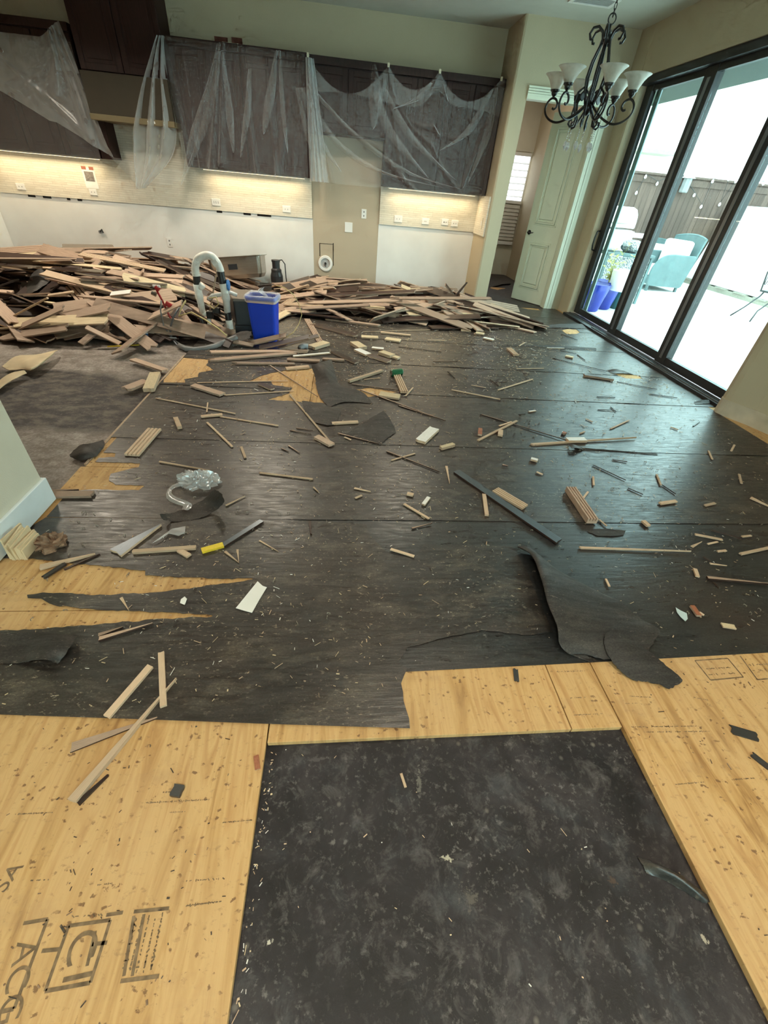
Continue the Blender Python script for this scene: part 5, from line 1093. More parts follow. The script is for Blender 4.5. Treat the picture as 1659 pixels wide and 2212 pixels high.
# notable single pieces -------------------------------------------------------------
ONE = [
 (271, 844, 318, 826, .085, 'raw', 'short board block leaning on a paler one at the concrete edge', .02), (322, 847, 337, 811, .08, 'beige', 'pale upright board block at the edge of the dark concrete', .03),
 (286, 778, 359, 803, .06, 'raw', 'brown board piece lying on the pale concrete band', .016), (285, 985, 335, 929, .085, 'groove', 'grooved pale board piece alone on the felt beside the concrete', .014),
 (416, 834, 482, 855, .06, 'raw', 'short brown board with a pale cut end near the concrete edge', .016), (380, 906, 389, 927, .03, 'pale', 'tiny pale block standing alone on the felt', .02),
 (434, 901, 481, 897, .03, 'pale', 'small pale slat crossing two long slivers', .01), (112, 1071, 203, 1070, .05, 'raw', 'board piece lying tight against the partition corner', .014), (112, 1062, 172, 1060, .018, 'dtaper', 'thin dark sliver behind the board piece at the partition corner', .01),
 (451, 762, 668, 761, .07, 'raw', 'long pale brown board, topmost of the stack below the blue bin', .016), (448, 780, 640, 765, .07, 'raw', 'long slanting board in the stack below the blue bin', .016), (500, 786, 638, 788, .05, 'raw', 'lowest board of the stack below the blue bin', .014),
 (617, 798, 668, 794, .05, 'pale', 'short pink board end beside the bare plywood patch', .016), (632, 771, 713, 764, .035, 'white', 'pale thin slat on top of the board stack', .012), (620, 778, 692, 782, .06, 'raw', 'brown board end poking out of the stack', .016), (695, 777, 744, 780, .05, 'raw', 'short brown board behind the upright felt flap', .016),
 (719, 761, 771, 786, .055, 'dark', 'dark finished board with a pale broken end near the white-edged blocks', .016), (672, 754, 706, 744, .10, 'beige', 'beige plywood block beside the blue bin', .03), (663, 690, 692, 742, .065, 'groove_b', 'grooved board leaning behind the bin wire', .014), (672, 701, 772, 728, .08, 'dark', 'thick dark board with a glossy face beyond the yellow wire', .02),
 (703, 690, 821, 706, .07, 'raw', 'light brown board lying parallel behind the thick dark board', .02), (560, 830, 590, 843, .045, 'dark', 'short dark board beside the plywood tear', .014),
 (683, 945, 717, 964, .05, 'raw', 'split board end at the tip of a long sliver', .016), (716, 916, 774, 913, .03, 'pale', 'bright pale slat on the felt scraps', .012), (753, 826, 825, 803, .028, 'pale', 'pale slat propped beside the torn plywood patch', .02), (852, 800, 873, 850, .065, 'groove', 'grooved pale board piece over the green can', .02),
 (819, 853, 864, 860, .09, 'beige', 'beige square block beside the green can', .016), (780, 729, 817, 731, .09, 'beige', 'beige square block, farthest of the loose blocks', .016), (832, 733, 865, 738, .10, 'beige', 'wide beige block next to the white-edged blocks', .016), (764, 743, 784, 756, .10, 'beige', 'tilted beige block above a white-faced one', .03),
 (770, 757, 796, 769, .08, 'white', 'white-faced block tilted against a beige one', .02), (803, 753, 829, 756, .06, 'white', 'small white grooved block among the beige ones', .016), (822, 764, 848, 773, .085, 'beige', 'beige block lying on a dark board', .03), (796, 768, 842, 783, .08, 'dark', 'dark board piece under the beige block', .016), (848, 772, 862, 776, .06, 'beige', 'little beige block at the end of the dark piece', .018),
 (1099, 754, 1115, 769, .06, 'groove', 'short grooved board piece alone beyond the scattered slivers', .016), (907, 957, 938, 929, .075, 'white', 'white-faced rectangular block in the middle of the floor', .02), (951, 971, 980, 963, .03, 'beige', 'small yellow block beside the white-faced block', .02), (1037, 928, 1036, 942, .03, 'red', 'tiny reddish block by the crossed slivers', .015), (1081, 931, 1080, 943, .035, 'pale', 'tiny pink block touching a long sliver', .015),
 (1146, 961, 1381, 947, .022, 'taper', 'long pale split slat lying across the felt seam', .012), (1223, 953, 1264, 953, .05, 'white', 'small white chip on the long split slat', .02), (1260, 812, 1325, 822, .05, 'dark', 'short dark slat near the sliding door track', .02),
 (985, 1019, 1207, 1173, .052, 'grey', 'long dark metal-edged transition strip lying on the felt', .012), (1069, 1060, 1133, 1098, .06, 'groove', 'pale grooved board piece beside the long dark strip', .014), (1230, 1061, 1277, 1131, .06, 'groove_b', 'thick reddish grooved block near the torn felt shred', .035),
 (1045, 1069, 1051, 1115, .022, 'pale', 'pale slat tucked under the long dark strip', .010), (1250, 1184, 1500, 1193, .012, 'taper', 'longest straight pale sliver on the felt', .009), (1524, 1250, 1662, 1264, .018, 'dtaper', 'charred-looking sliver with a dark end at the picture edge', .012), (1493, 1310, 1509, 1333, .022, 'red', 'short reddish sliver near the pale blue shred', .010), (1558, 1351, 1587, 1356, .024, 'beige', 'flat pale chip close to the felt edge', .006),
 (286, 1194, 425, 1185, .022, 'pale', 'straight pale slat beside the yellow-marked strip', .012), (387, 1190, 409, 1203, .025, 'pale', 'short pale slat crossing the straight one', .010), (87, 1228, 208, 1199, .028, 'taper', 'pale tapering splinter at the top of the ripped felt', .012),
 (92, 1251, 145, 1217, .020, 'felt', 'curled black felt strip over the bare plywood wedge', .008), (138, 1232, 217, 1197, .010, 'sliver', 'thin dark sliver over the bare plywood wedge', .006), (436, 1192, 483, 1179, .030, 'yellow', 'yellow printed band on the end of a dark strip', .012), (480, 1181, 566, 1127, .026, 'grey', 'dark curved strip with a bright metal end', .010),
 (213, 1374, 268, 1356, .016, 'dtaper', 'short brown sliver, upper of a pair on the felt', .008), (213, 1382, 335, 1347, .018, 'dtaper', 'longer brown sliver, lower of a pair on the felt', .008),
 (230, 1552, 327, 1440, .024, 'pale', 'straight pale slat standing apart at the felt edge', .010), (349, 1411, 354, 1528, .020, 'pale', 'pale slat crossing the tip of the longest splinter', .010), (156, 1736, 389, 1462, .026, 'taper', 'longest pale splinter, reaching from the felt onto the plywood', .016), (168, 1738, 236, 1674, .016, 'sliver', 'dark sliver alongside the foot of the longest splinter', .006), (152, 1617, 347, 1549, .030, 'dtaper', 'flat brown slat lying under the longest splinter', .006),
 (1575, 1575, 1639, 1594, .034, 'felt', 'oval black felt chip on the plywood at the picture edge', .004), (1621, 1628, 1664, 1662, .022, 'felt', 'tapering black felt chip on the plywood at the picture edge', .004), (1113, 1444, 1116, 1474, .018, 'felt', 'narrow black felt chip hanging over the felt edge', .004), (866, 1671, 876, 1702, .008, 'pale', 'single pale splinter on the black slab', .004), (553, 1632, 557, 1664, .016, 'red', 'red-brown chip at the plywood edge', .004), (372, 1708, 396, 1712, .030, 'felt', 'folded black felt crumb on the plywood', .012),
]
BM['yellow'] = [unit_board('yellow', 'yellow', ends(.01, 3), ends(.01, 3))]
for (a, b, c, d, w, k, lb, t) in ONE:
    zb = .0075
    if b > 1560 or (b > 1400 and a > 1100) : zb = .001
    if 1590 < b and 560 < a < 1200: zb = -.0215
    o = stick((a, b), (c, d), w, k, lb, t, z=zb)
# gunmetal splinter with a pointed blade shape
o = stick((250, 1197), (349, 1136), .075, 'grey', 'pointed grey-violet board shard lying by the curled felt', .012); o.data = unit_board('grey_strip', 'raw2', ends(.03), ends(.02), .06)
# pieces of the small heap by the doorway ---------------------------------------------
many([(855, 680, 933, 659, .06, 'pale'), (868, 685, 952, 655, .055, 'white'), (917, 659, 949, 694, .055, 'groove_b'), (910, 675, 1057, 678, .06, 'dark'), (995, 641, 1044, 698, .065, 'groove_b'), (1066, 681, 1099, 667, .05, 'pale'), (1073, 680, 1135, 691, .05, 'pale'), (1060, 686, 1135, 701, .06, 'raw'), (962, 708, 1073, 702, .05, 'raw'), (1076, 700, 1157, 720, .06, 'raw'), (995, 714, 1016, 716, .09, 'beige'), (1027, 720, 1046, 723, .08, 'beige'), (1044, 731, 1066, 736, .06, 'white'), (822, 719, 887, 726, .04, 'pale'), (1020, 650, 1061, 690, .05, 'raw')], 'loose board piece at the front of the small heap by the doorway', 'boards in front of the small heap')
# anonymous slivers ----------------------------------------------------------------
many([(335, 860, 510, 895, .012, 'pale'), (475, 900, 602, 921, .012, 'pale'), (449, 870, 447, 891, .010, 'pale'), (447, 913, 502, 966, .014, 'pale'), (343, 998, 458, 1018, .014, 'taper'), (575, 784, 689, 860, .012, 'dtaper'), (424, 827, 623, 823, .010, 'pale'), (484, 854, 635, 845, .010, 'pale'), (625, 851, 716, 960, .014, 'pale'), (626, 930, 674, 939, .010, 'dtaper'), (640, 925, 676, 931, .010, 'dtaper'), (729, 936, 819, 960, .012, 'dtaper'), (744, 945, 758, 951, .012, 'pale'), (786, 820, 822, 817, .010, 'pale'), (876, 856, 892, 838, .012, 'pale'), (777, 842, 965, 911, .014, 'dtaper'), (759, 830, 861, 844, .012, 'dtaper'), (834, 975, 954, 1022, .014, 'dtaper'), (845, 995, 897, 980, .010, 'pale'), (608, 969, 624, 977, .012, 'dtaper'), (623, 963, 648, 980, .012, 'dtaper'), (521, 966, 530, 990, .016, 'pale'), (560, 1022, 676, 1036, .013, 'pale'), (765, 1055, 801, 1063, .012, 'taper'), (677, 1053, 690, 1066, .010, 'taper'), (487, 1093, 530, 1072, .010, 'taper'), (767, 1077, 782, 1071, .012, 'pale'), (872, 1089, 927, 1122, .014, 'pale'), (843, 1187, 895, 1203, .014, 'pale'), (889, 1142, 934, 1131, .010, 'dtaper'), (669, 1127, 672, 1156, .016, 'sliver'), (560, 1168, 603, 1193, .008, 'taper'), (486, 1192, 517, 1217, .012, 'taper'), (513, 1188, 516, 1215, .010, 'taper'), (262, 1292, 279, 1320, .012, 'taper'), (914, 1092, 926, 1076, .022, 'white'), (879, 1068, 893, 1071, .024, 'pale')], 'thin wood sliver scattered on the felt between the concrete and the torn flap', 'slivers on the central felt')
many([(974, 842, 1081, 864, .014, 'pale'), (1075, 843, 1151, 820, .014, 'pale'), (1059, 820, 1078, 835, .012, 'sliver'), (935, 781, 989, 781, .012, 'dtaper'), (860, 749, 954, 761, .010, 'sliver'), (860, 876, 966, 911, .014, 'dtaper'), (1037, 894, 1238, 957, .012, 'dtaper'), (1031, 953, 1117, 910, .018, 'pale'), (1187, 772, 1312, 803, .010, 'sliver'), (1332, 824, 1420, 842, .010, 'sliver'), (1115, 797, 1175, 796, .010, 'pale'), (964, 1008, 971, 1046, .016, 'taper'), (783, 717, 930, 713, .010, 'pale'), (923, 735, 962, 736, .012, 'pale'), (1018, 832, 1050, 838, .008, 'pale'), (1078, 921, 1105, 912, .014, 'pale'), (968, 803, 982, 818, .014, 'sliver'), (1121, 748, 1134, 740, .012, 'pale'), (1181, 752, 1219, 753, .012, 'white'), (1068, 826, 1095, 826, .010, 'sliver'), (1128, 805, 1142, 808, .012, 'dtaper'), (1142, 890, 1157, 888, .016, 'white'), (1120, 896, 1135, 895, .010, 'sliver'), (1159, 1020, 1172, 1026, .012, 'pale'), (1085, 1005, 1097, 1008, .016, 'dtaper'), (1146, 993, 1161, 997, .030, 'white'), (1212, 722, 1248, 735, .010, 'sliver'), (1209, 757, 1245, 764, .010, 'sliver'), (1221, 770, 1238, 774, .05, 'beige')], 'thin wood sliver scattered on the felt in front of the small heap', 'slivers before the small heap')
many([(1280, 1004, 1352, 1038, .012, 'sliver'), (1323, 993, 1355, 998, .012, 'sliver'), (1356, 1054, 1389, 1069, .012, 'sliver'), (1418, 1025, 1427, 1049, .012, 'pale'), (1430, 1047, 1460, 1068, .012, 'sliver'), (1318, 927, 1358, 909, .012, 'pale'), (1289, 857, 1329, 859, .012, 'sliver'), (1291, 885, 1330, 887, .012, 'sliver'), (1319, 879, 1331, 890, .012, 'sliver'), (1403, 851, 1463, 860, .012, 'sliver'), (1247, 766, 1264, 779, .014, 'sliver'), (1530, 974, 1538, 993, .012, 'pale'), (1579, 975, 1586, 962, .014, 'pale'), (1596, 1025, 1601, 1045, .014, 'pale'), (1281, 1030, 1282, 1049, .012, 'pale'), (1258, 1079, 1270, 1063, .012, 'pale'), (1424, 1089, 1460, 1084, .022, 'pale'), (1522, 1093, 1544, 1088, .016, 'pale'), (1620, 1076, 1662, 1096, .022, 'taper'), (1388, 1127, 1400, 1138, .026, 'pale'), (1500, 1155, 1560, 1167, .014, 'pale'), (1535, 1146, 1601, 1165, .012, 'sliver'), (1494, 1182, 1516, 1171, .014, 'taper'), (1528, 1176, 1550, 1171, .010, 'pale'), (1598, 1198, 1662, 1184, .016, 'pale'), (1533, 1218, 1571, 1223, .010, 'taper'), (1518, 1203, 1535, 1214, .010, 'sliver'), (1308, 1251, 1316, 1268, .010, 'pale'), (1500, 1230, 1506, 1247, .018, 'pale'), (1549, 1192, 1568, 1190, .012, 'pale'), (1541, 1258, 1552, 1272, .008, 'sliver'), (1294, 1123, 1310, 1137, .010, 'pale'), (1510, 1323, 1520, 1330, .010, 'pale'), (1602, 1160, 1622, 1158, .012, 'pale'), (1265, 905, 1280, 912, .010, 'pale'), (1253, 937, 1263, 933, .012, 'pale'), (1448, 923, 1465, 929, .012, 'pale'), (1497, 921, 1512, 911, .010, 'sliver'), (1214, 936, 1222, 939, .030, 'red')], 'thin wood sliver scattered on the bluish felt before the sliding door', 'slivers before the sliding door')

# ---------------------------------------------------------------- the two heaps
def heap_left(x, y):
    # ridge from the corner towards the riser, falling off to the front
    if x < -5 or x > -1.35: return 0
    fy = max(0, min(1, (y - 4.35) / 1.15)) * max(0, min(1, (7.9 - y) / 1.1)); fx = max(.0, min(1, (-1.45 - x) / .8))
    prof = .36 if x < -4.2 else (.36 + .13 * (x + 4.2) / .9 if x < -3.3 else .47 - .06 * max(0, x + 2.4) / 1.0)
    return prof * (fy ** .7) * (fx ** .8)
def heap_right(x, y):
    fy = max(0, min(1, (y - 5.55) / .9)) * max(0, min(1, (7.75 - y) / .5)); fx = max(0, min(1, (x + 1.0) / .5)) * max(0, min(1, (2.55 - x) / .9))
    return .22 * fy * fx
def fill(hf, xr, yr, n, zone_rng, stuff=False, sink=1.0, out=None):
    made = 0; tries = 0
    while made < n and tries < n * 40:
        tries += 1
        x, y = zone_rng.uniform(*xr), zone_rng.uniform(*yr); h = hf(x, y)
        if h < .025: continue
        L = zone_rng.choice((.35, .5, .65, .8, 1.0, 1.2)) * zone_rng.uniform(.8, 1.15); w = zone_rng.choice((.06, .09, .125, .125, .14)); t = .014
        yaw = zone_rng.gauss(0, .36) + (math.pi if zone_rng.random() < .5 else 0)
        if zone_rng.random() < .12: yaw = zone_rng.uniform(0, 6.28)
        c_, s_ = math.cos(yaw), math.sin(yaw)
        z0, z1 = hf(x - c_ * L / 2, y - s_ * L / 2), hf(x + c_ * L / 2, y + s_ * L / 2)
        x_lo = min(x - abs(c_) * L / 2, x + abs(c_) * L / 2)
        if not (-4.97 < x - abs(c_) * L / 2 and y + abs(s_) * L / 2 < 7.9): continue
        if x + abs(c_) * L / 2 > 2.05 and y + abs(s_) * L / 2 > 7.25: continue
        pit = max(-.3, min(.3, -(z1 - z0) / L * .8)) + zone_rng.gauss(0, .05); k = (1 - zone_rng.random() ** 2.0 * .55) if not stuff else zone_rng.uniform(.1, .72)
        z = max(.012 + abs(math.sin(pit)) * L / 2, h * k * sink); roll = zone_rng.gauss(0, .32)
        z = max(z, abs(math.sin(roll)) * w / 2 + abs(math.sin(pit)) * L / 2 + .010)
        out.append((x, y, z, L, w, t, yaw, pit, roll)); made += 1
    return out
kinds = ['raw'] * 8 + ['dark'] * 6 + ['groove_b'] * 2 + ['pale', 'groove', 'beige']
r1 = random.Random(3)
KW = {'raw': ('brown raw-backed', 'raw-backed'), 'dark': ('dark finished', 'dark finished'), 'groove_b': ('grooved brown', 'grooved brown'), 'groove': ('grooved pale', 'grooved pale'), 'pale': ('pale split', 'pale split'), 'beige': ('beige-cored', 'beige-cored')}
def heap_tag(k, c, L, w, t, yaw, pit, roll, where, gname):
    sz = 'long' if L > .85 else ('short' if L < .5 else 'mid-length'); face = 'back' if c[1] > 6.3 else 'front'
    o = board('torn_floorboard', k, c, L, w, t, yaw, pit, roll)
    tag(o, '%s %s floorboard in the %s half of the %s' % (sz, KW[k][0], face, where), 'board', '%s %s floorboards, %s of the %s' % (sz, KW[k][1], face, gname))
for (x, y, z, L, w, t, yaw, pit, roll) in fill(heap_left, (-4.95, -1.5), (4.4, 7.8), 150, r1, out=[]):
    heap_tag(r1.choice(kinds), (x, y, z), L, w, t, yaw, pit, roll, 'tall heap below the range hood', 'tall heap')
for (x, y, z, L, w, t, yaw, pit, roll) in fill(heap_right, (-.85, 2.4), (5.6, 7.7), 95, r1, out=[]):
    heap_tag(r1.choice(kinds), (x, y, z), L, w, t, yaw, pit, roll, 'low heap before the fridge bay', 'low heap')
# buried boards that cannot be counted: one mass per heap
def mass(hf, xr, yr, n, seed, name, label):
    rg = random.Random(seed); mb = MB()
    for (x, y, z, L, w, t, yaw, pit, roll) in fill(hf, xr, yr, n, rg, True, out=[]):
        T = Matrix.Translation((x, y, z)) @ Matrix.Rotation(yaw, 4, 'Z') @ Matrix.Rotation(pit, 4, 'Y') @ Matrix.Rotation(roll, 4, 'X')
        mb.box((-L / 2, -w / 2, 0), (L / 2, w / 2, t), 0 if rg.random() < .5 else 1, T)
    o = mb.build(name, [K['raw'], K['finish']]); tag(o, label, 'boards', kind='stuff')
mass(heap_left, (-4.9, -1.5), (4.5, 7.8), 420, 21, 'buried_boards', 'dense mass of boards buried inside the tall heap')
mass(heap_right, (-.8, 2.3), (5.7, 7.7), 150, 22, 'buried_boards', 'dense mass of boards buried inside the low heap')
# single boards around the edges of the heaps that the photo picks out
HB = [
 (0, 735, 150, 712, 4.35, .11, 'raw', 'wide pale board leaning along the front foot of the tall heap'), (35, 712, 140, 665, 4.45, .10, 'raw', 'board leaning diagonally up the front of the tall heap'), (0, 700, 105, 645, 4.6, .03, 'pale', 'long pale edge strip sloping across the tall heap'), (105, 640, 160, 632, 4.7, .03, 'pale', 'short pale strip bent from the long edge strip'),
 (30, 700, 235, 690, 4.5, .16, 'beige', 'wide tan plywood panel slab in the front of the tall heap'), (115, 690, 240, 665, 4.6, .14, 'raw', 'broad split panel lying on the tan slab'), (290, 702, 395, 655, 4.7, .09, 'raw', 'long board slanting towards the red valve'), (190, 722, 265, 758, 4.35, .05, 'raw', 'board end pointing down to the concrete from the tall heap'), (250, 732, 305, 720, 4.5, .06, 'raw', 'short board under the blue electrical box'),
 (245, 555, 315, 580, 6.3, .09, 'raw', 'board sticking out of the crest of the tall heap'), (75, 548, 130, 572, 6.3, .09, 'raw', 'splintered board rising at the crest of the tall heap'), (288, 612, 312, 585, 5.6, .08, 'raw', 'short board standing across the others near the crest'), (125, 612, 270, 618, 5.3, .03, 'pale', 'narrow pale strip across the middle of the tall heap'), (128, 600, 147, 572, 5.7, .02, 'pale', 'thin upright strip in front of the felt triangle'), (250, 592, 400, 600, 5.6, .07, 'raw', 'pale board across the upper flank of the tall heap'), (455, 670, 470, 585, 5.4, .03, 'pale', 'pale strip leaning behind the white pipes'),
 (535, 752, 620, 733, 4.55, .07, 'raw', 'flat pale board under the blue bin'), (500, 738, 548, 748, 4.5, .05, 'raw', 'round-ended board beside the bin foot'), (560, 757, 670, 733, 4.45, .06, 'dark', 'long dark board in front of the blue bin'), (600, 760, 690, 735, 4.5, .05, 'dark', 'dark board running behind the dark long board'),
 (842, 645, 1063, 646, 6.0, .055, 'raw', 'longest light board lying across the low heap'), (961, 615, 980, 640, 6.6, .07, 'dark', 'dark board rising at the end of the low heap'), (866, 619, 886, 627, 6.6, .09, 'beige', 'square beige tile-like piece on the crest of the low heap'), (985, 640, 1010, 610, 6.5, .04, 'sliver', 'dark pointed splinter rising beside the pier foot'),
 (240, 637, 284, 632, 5.0, .07, 'white', 'white triangular chip on the tall heap'), (650, 640, 900, 630, 6.3, .06, 'dark', 'long dark board across the low heap'), (660, 655, 870, 650, 6.0, .06, 'raw', 'long light board across the front of the low heap'), (640, 668, 800, 660, 5.8, .05, 'raw', 'second light board across the front of the low heap'),
]
for (a, b, c, d, Y, w, k, lb) in HB:
    A_, B__ = wy(a, b, Y), wy(c, d, Y)
    dv = B__ - A_; L = dv.length; hz = math.hypot(dv.x, dv.y)
    zmin = min(A_.z, B__.z); up = max(0, .012 - zmin)
    o = board('torn_floorboard', k, (A_ + B__) / 2 + Vector((0, 0, up)), L, w, .014, math.atan2(dv.y, dv.x), -math.atan2(dv.z, hz), .35 if abs(dv.z) < .25 else .1); tag(o, lb, 'board', 'floorboards picked out of the heaps')
# sliver and crumb litter nobody could count
def litter(name, n, label, seed, area_fn, size, mats, zb=.0085):
    rg = random.Random(seed); mb = MB(); c = 0
    while c < n:
        q = area_fn(rg)
        if q is None: continue
        x, y = q; L = rg.uniform(*size) * (1 if rg.random() < .9 else 2.5); w = rg.uniform(.0009, .0026) * (1.0 if rg.random() < .88 else 1.7) * (1 + max(0, y - 1.5) * .28); L *= 1 + max(0, y - 1.5) * .16; a = rg.uniform(0, 6.28)
        T = Matrix.Translation((x, y, zb)) @ Matrix.Rotation(a, 4, 'Z') @ Matrix.Rotation(rg.uniform(-.12, .12), 4, 'Y')
        mb.box((-L / 2, -w / 2, 0), (L / 2, w / 2, rg.uniform(.0006, .0018)), rg.choice((0, 0, 0, 1, 2, 2)), T); c += 1
    o = mb.build(name, mats); tag(o, label, 'litter', kind='stuff')
def on_felt(rg):
    x, y = rg.uniform(-1.4, 3.4), rg.uniform(.75, 6.2)
    dens = (.35 + .65 * noise.noise(Vector((x * 1.4, y * 1.4, 5))) + (.5 if (abs(x + .35) < .5 and y < 1.6) else 0) + (.25 if 3.4 < y < 5.5 else 0))
    if y < .9 and x > .3: return None
    return (x, y) if rg.random() < dens * (.35 + min(y, 4) * .16) else None
litter('splinter_litter', 6000, 'fine wood splinters and crumbs strewn over the black felt', 8, on_felt, (.003, .015), [K['raw2'], K['white_bit'], K['ply_edge']])
litter('splinter_litter', 85, 'fine splinters on the black slab along the plywood edge', 9, lambda rg: (rg.uniform(-.215, -.19) if rg.random() < .7 else rg.uniform(-.2, .95), rg.uniform(.05, .60)), (.002, .010), [K['raw2'], K['white_bit'], K['ply_edge']], -.0213)
litter('felt_crumbs', 260, 'dark felt crumbs and staple residue on the bare plywood', 10, lambda rg: ((rg.uniform(-1.3, -.25), rg.uniform(0, .70)) if rg.random() < .5 else (rg.uniform(1.0, 2.2), rg.uniform(.0, .86))), (.003, .009), [K['felt'], K['felt'], K['insul']], .0004)
def staples(n):
    rg = random.Random(4); mb = MB()
    for _ in range(n):
        x, y = rg.uniform(-1.3, 2.6), rg.uniform(1.0, 3.6); a = rg.choice((0, 1.57)) + rg.gauss(0, .3)
        T = Matrix.Translation((x, y, .006)) @ Matrix.Rotation(a, 4, 'Z')
        mb.box((-.007, -.0009, .006), (.007, .0009, .008), 0, T).box((-.007, -.0009, 0), (-.0052, .0009, .008), 0, T).box((.0052, -.0009, 0), (.007, .0009, .008), 0, T)
    tag(mb.build('loose_staples', K['pallet']), 'tiny bent staples still sticking out of the felt', 'staples', kind='stuff')
staples(420)
# ---------------------------------------------------------------- chandelier
cxx, cyy = 1.935, 4.50
e = empty('chandelier', (cxx, cyy, ZC)); tag(e, 'black wrought iron chandelier with scrolled arms, frosted shades and crystal drops', 'chandelier')
zc = lambda z: z - ZC
MB().lathe([(.06, 0), (.06, -.01), (.03, -.025), (.012, -.03)], 20).build('ceiling_canopy', K['iron'], e, smooth=True)
lk = []
for k in range(17):
    c = Vector((0, 0, zc(3.06) - k * .034)); pts = []
    for j in range(9):
        t = 2 * math.pi * j / 8; a = .009 * math.cos(t); pts.append(c + (Vector((a, 0, .022 * math.sin(t))) if k % 2 else Vector((0, a, .022 * math.sin(t)))))
    MB().tube(pts, .0028, 5, caps=False).build('chain_link', K['iron'], e, smooth=True)
loop = [Vector((.028 * math.sin(t) * (1 if t < math.pi else 1), 0, zc(2.46) + .028 - .028 * math.cos(t))) for t in [2 * math.pi * k / 16 for k in range(17)]]
MB().tube(loop, .005, 6, caps=False).build('top_loop', K['iron'], e, smooth=True)
MB().tube([(0, 0, zc(2.46)), (0, 0, zc(1.99))], .009, 8).lathe([(.012, zc(2.36)), (.032, zc(2.375)), (.034, zc(2.40)), (.012, zc(2.43))], 14).lathe([(.010, zc(2.06)), (.03, zc(2.04)), (.035, zc(2.01)), (.02, zc(1.98)), (.0001, zc(1.965))], 14).build('centre_stem', K['iron'], e, smooth=True)
def rot(pts, a): return [Vector((r * math.cos(a), r * math.sin(a), zc(z))) for (r, z) in pts]
def spiral(c, r0, r1, t0, t1, n=18):
    return [(c[0] + (r0 + (r1 - r0) * k / n) * math.cos(t0 + (t1 - t0) * k / n), c[1] + (r0 + (r1 - r0) * k / n) * math.sin(t0 + (t1 - t0) * k / n)) for k in range(n + 1)]
A0 = math.radians(27)
shade_prof = [(.030, 0), (.036, .010), (.046, .030), (.060, .055), (.080, .078), (.100, .092), (.097, .094), (.078, .082), (.056, .058), (.043, .032), (.033, .012)]
for i in range(6):
    a = A0 + i * math.pi / 3
    # arm: runs from the hub low and outwards, up around and ends in a small inward curl under the cup
    arm = [(.03, 2.03), (.08, 1.985), (.15, 1.945), (.215, 1.925), (.275, 1.935), (.32, 1.965), (.338, 2.005), (.328, 2.045), (.30, 2.068), (.27, 2.063), (.250, 2.040), (.252, 2.015), (.268, 2.004), (.283, 2.010)]
    sm = []
    for k in range(len(arm) - 1):
        p0, p1, p2, p3 = arm[max(k - 1, 0)], arm[k], arm[k + 1], arm[min(k + 2, len(arm) - 1)]
        for s in range(4):
            t = s / 4; sm.append(tuple(.5 * (2 * p1[d] + (p2[d] - p0[d]) * t + (2 * p0[d] - 5 * p1[d] + 4 * p2[d] - p3[d]) * t * t + (3 * p1[d] - p0[d] - 3 * p2[d] + p3[d]) * t ** 3) for d in (0, 1)))
    sm.append(arm[-1])
    ar = MB().tube(rot(sm, a), .008, 7).build('arm', K['iron'], e, smooth=True)
    cr = (.292, 2.068); b_ = rot([cr], a)[0]
    MB().lathe([(.006, 0), (.010, .01), (.022, .022), (.024, .034), (.034, .040), (.036, .050), (.0001, .050)], 16, c=b_).build('cup', K['iron'], ar, smooth=False)
    MB().lathe(shade_prof + [shade_prof[0]], 28, c=b_ + Vector((0, 0, .045))).build('lamp_shade', K['shade'], e, smooth=True)
    # upright rod from the hub to the crown, bowed outwards, with a scroll at the top
    rod = [(.030, 2.03), (.060, 2.10), (.075, 2.18), (.065, 2.27), (.040, 2.345), (.030, 2.385), (.045, 2.425), (.080, 2.445), (.118, 2.435), (.135, 2.405), (.122, 2.378), (.105, 2.376)]
    MB().tube(rot(rod, a + .52), .0085, 6).build('stem_rod', K['iron'], e, smooth=True)
    # inner hanging scroll between the arms, ending in a curl below
    sc = [(.03, 2.10), (.075, 2.125), (.110, 2.095), (.118, 2.04), (.10, 1.985), (.078, 1.945), (.085, 1.905), (.110, 1.895), (.128, 1.912), (.122, 1.935), (.105, 1.935)]
    sc_o = MB().tube(rot(sc, a + .52), .008, 6).build('inner_scroll', K['iron'], e, smooth=True)
    MB().lathe([(.022, -.004), (.028, 0), (.022, .004)], 14, mat=Matrix.Translation(rot([(.10, 2.07)], a)[0]) @ Matrix.Rotation(a, 4, 'Z') @ Matrix.Rotation(math.pi / 2, 4, 'X')).build('ring_ornament', K['iron'], e)
    # crystal drop: a string of beads and a faceted pendant
    q = rot([(.108, 1.893)], a + .52)[0]; dr = MB()
    for k in range(5): dr.lathe([(.0001, -.006), (.007, 0), (.0001, .006)], 6, c=q - Vector((0, 0, .012 + k * .014)))
    dm = dr.build('bead_string', K['crystal'], e)
    MB().lathe([(.0001, -.066), (.019, -.036), (.013, -.012), (.0001, 0)], 6, c=q - Vector((0, 0, .080))).build('crystal_drop', K['crystal'], dm)
# ---------------------------------------------------------------- patio seen through the sliding door
ZG = -.10
g = struct(bx('ground', (3.80, -8, ZG - .2), (30, 30, ZG), K['patio']))
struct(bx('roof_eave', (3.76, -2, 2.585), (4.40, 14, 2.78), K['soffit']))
# fence: boards are parts
YFc = 12.5
e = empty('garden_fence', (9.0, YFc, ZG)); tag(e, 'weathered brown board fence closing the patio behind the grill', 'fence')
fb = MB().box((-.068, -.01, 0), (.068, .01, 2.18)).mesh('board', K['fence'])
for k in range(82):
    o = bpy.data.objects.new('board', fb); COL.objects.link(o); o.parent = e; o.location = (-5.2 + k * .14, R.uniform(-.004, .004), R.uniform(-.01, .01))
bx('cap_rail', (-5.3, -.05, 2.17), (6.3, .04, 2.21), K['fence'], e); bx('top_rail', (-5.3, -.03, 2.02), (6.3, -.01, 2.14), K['fence'], e)
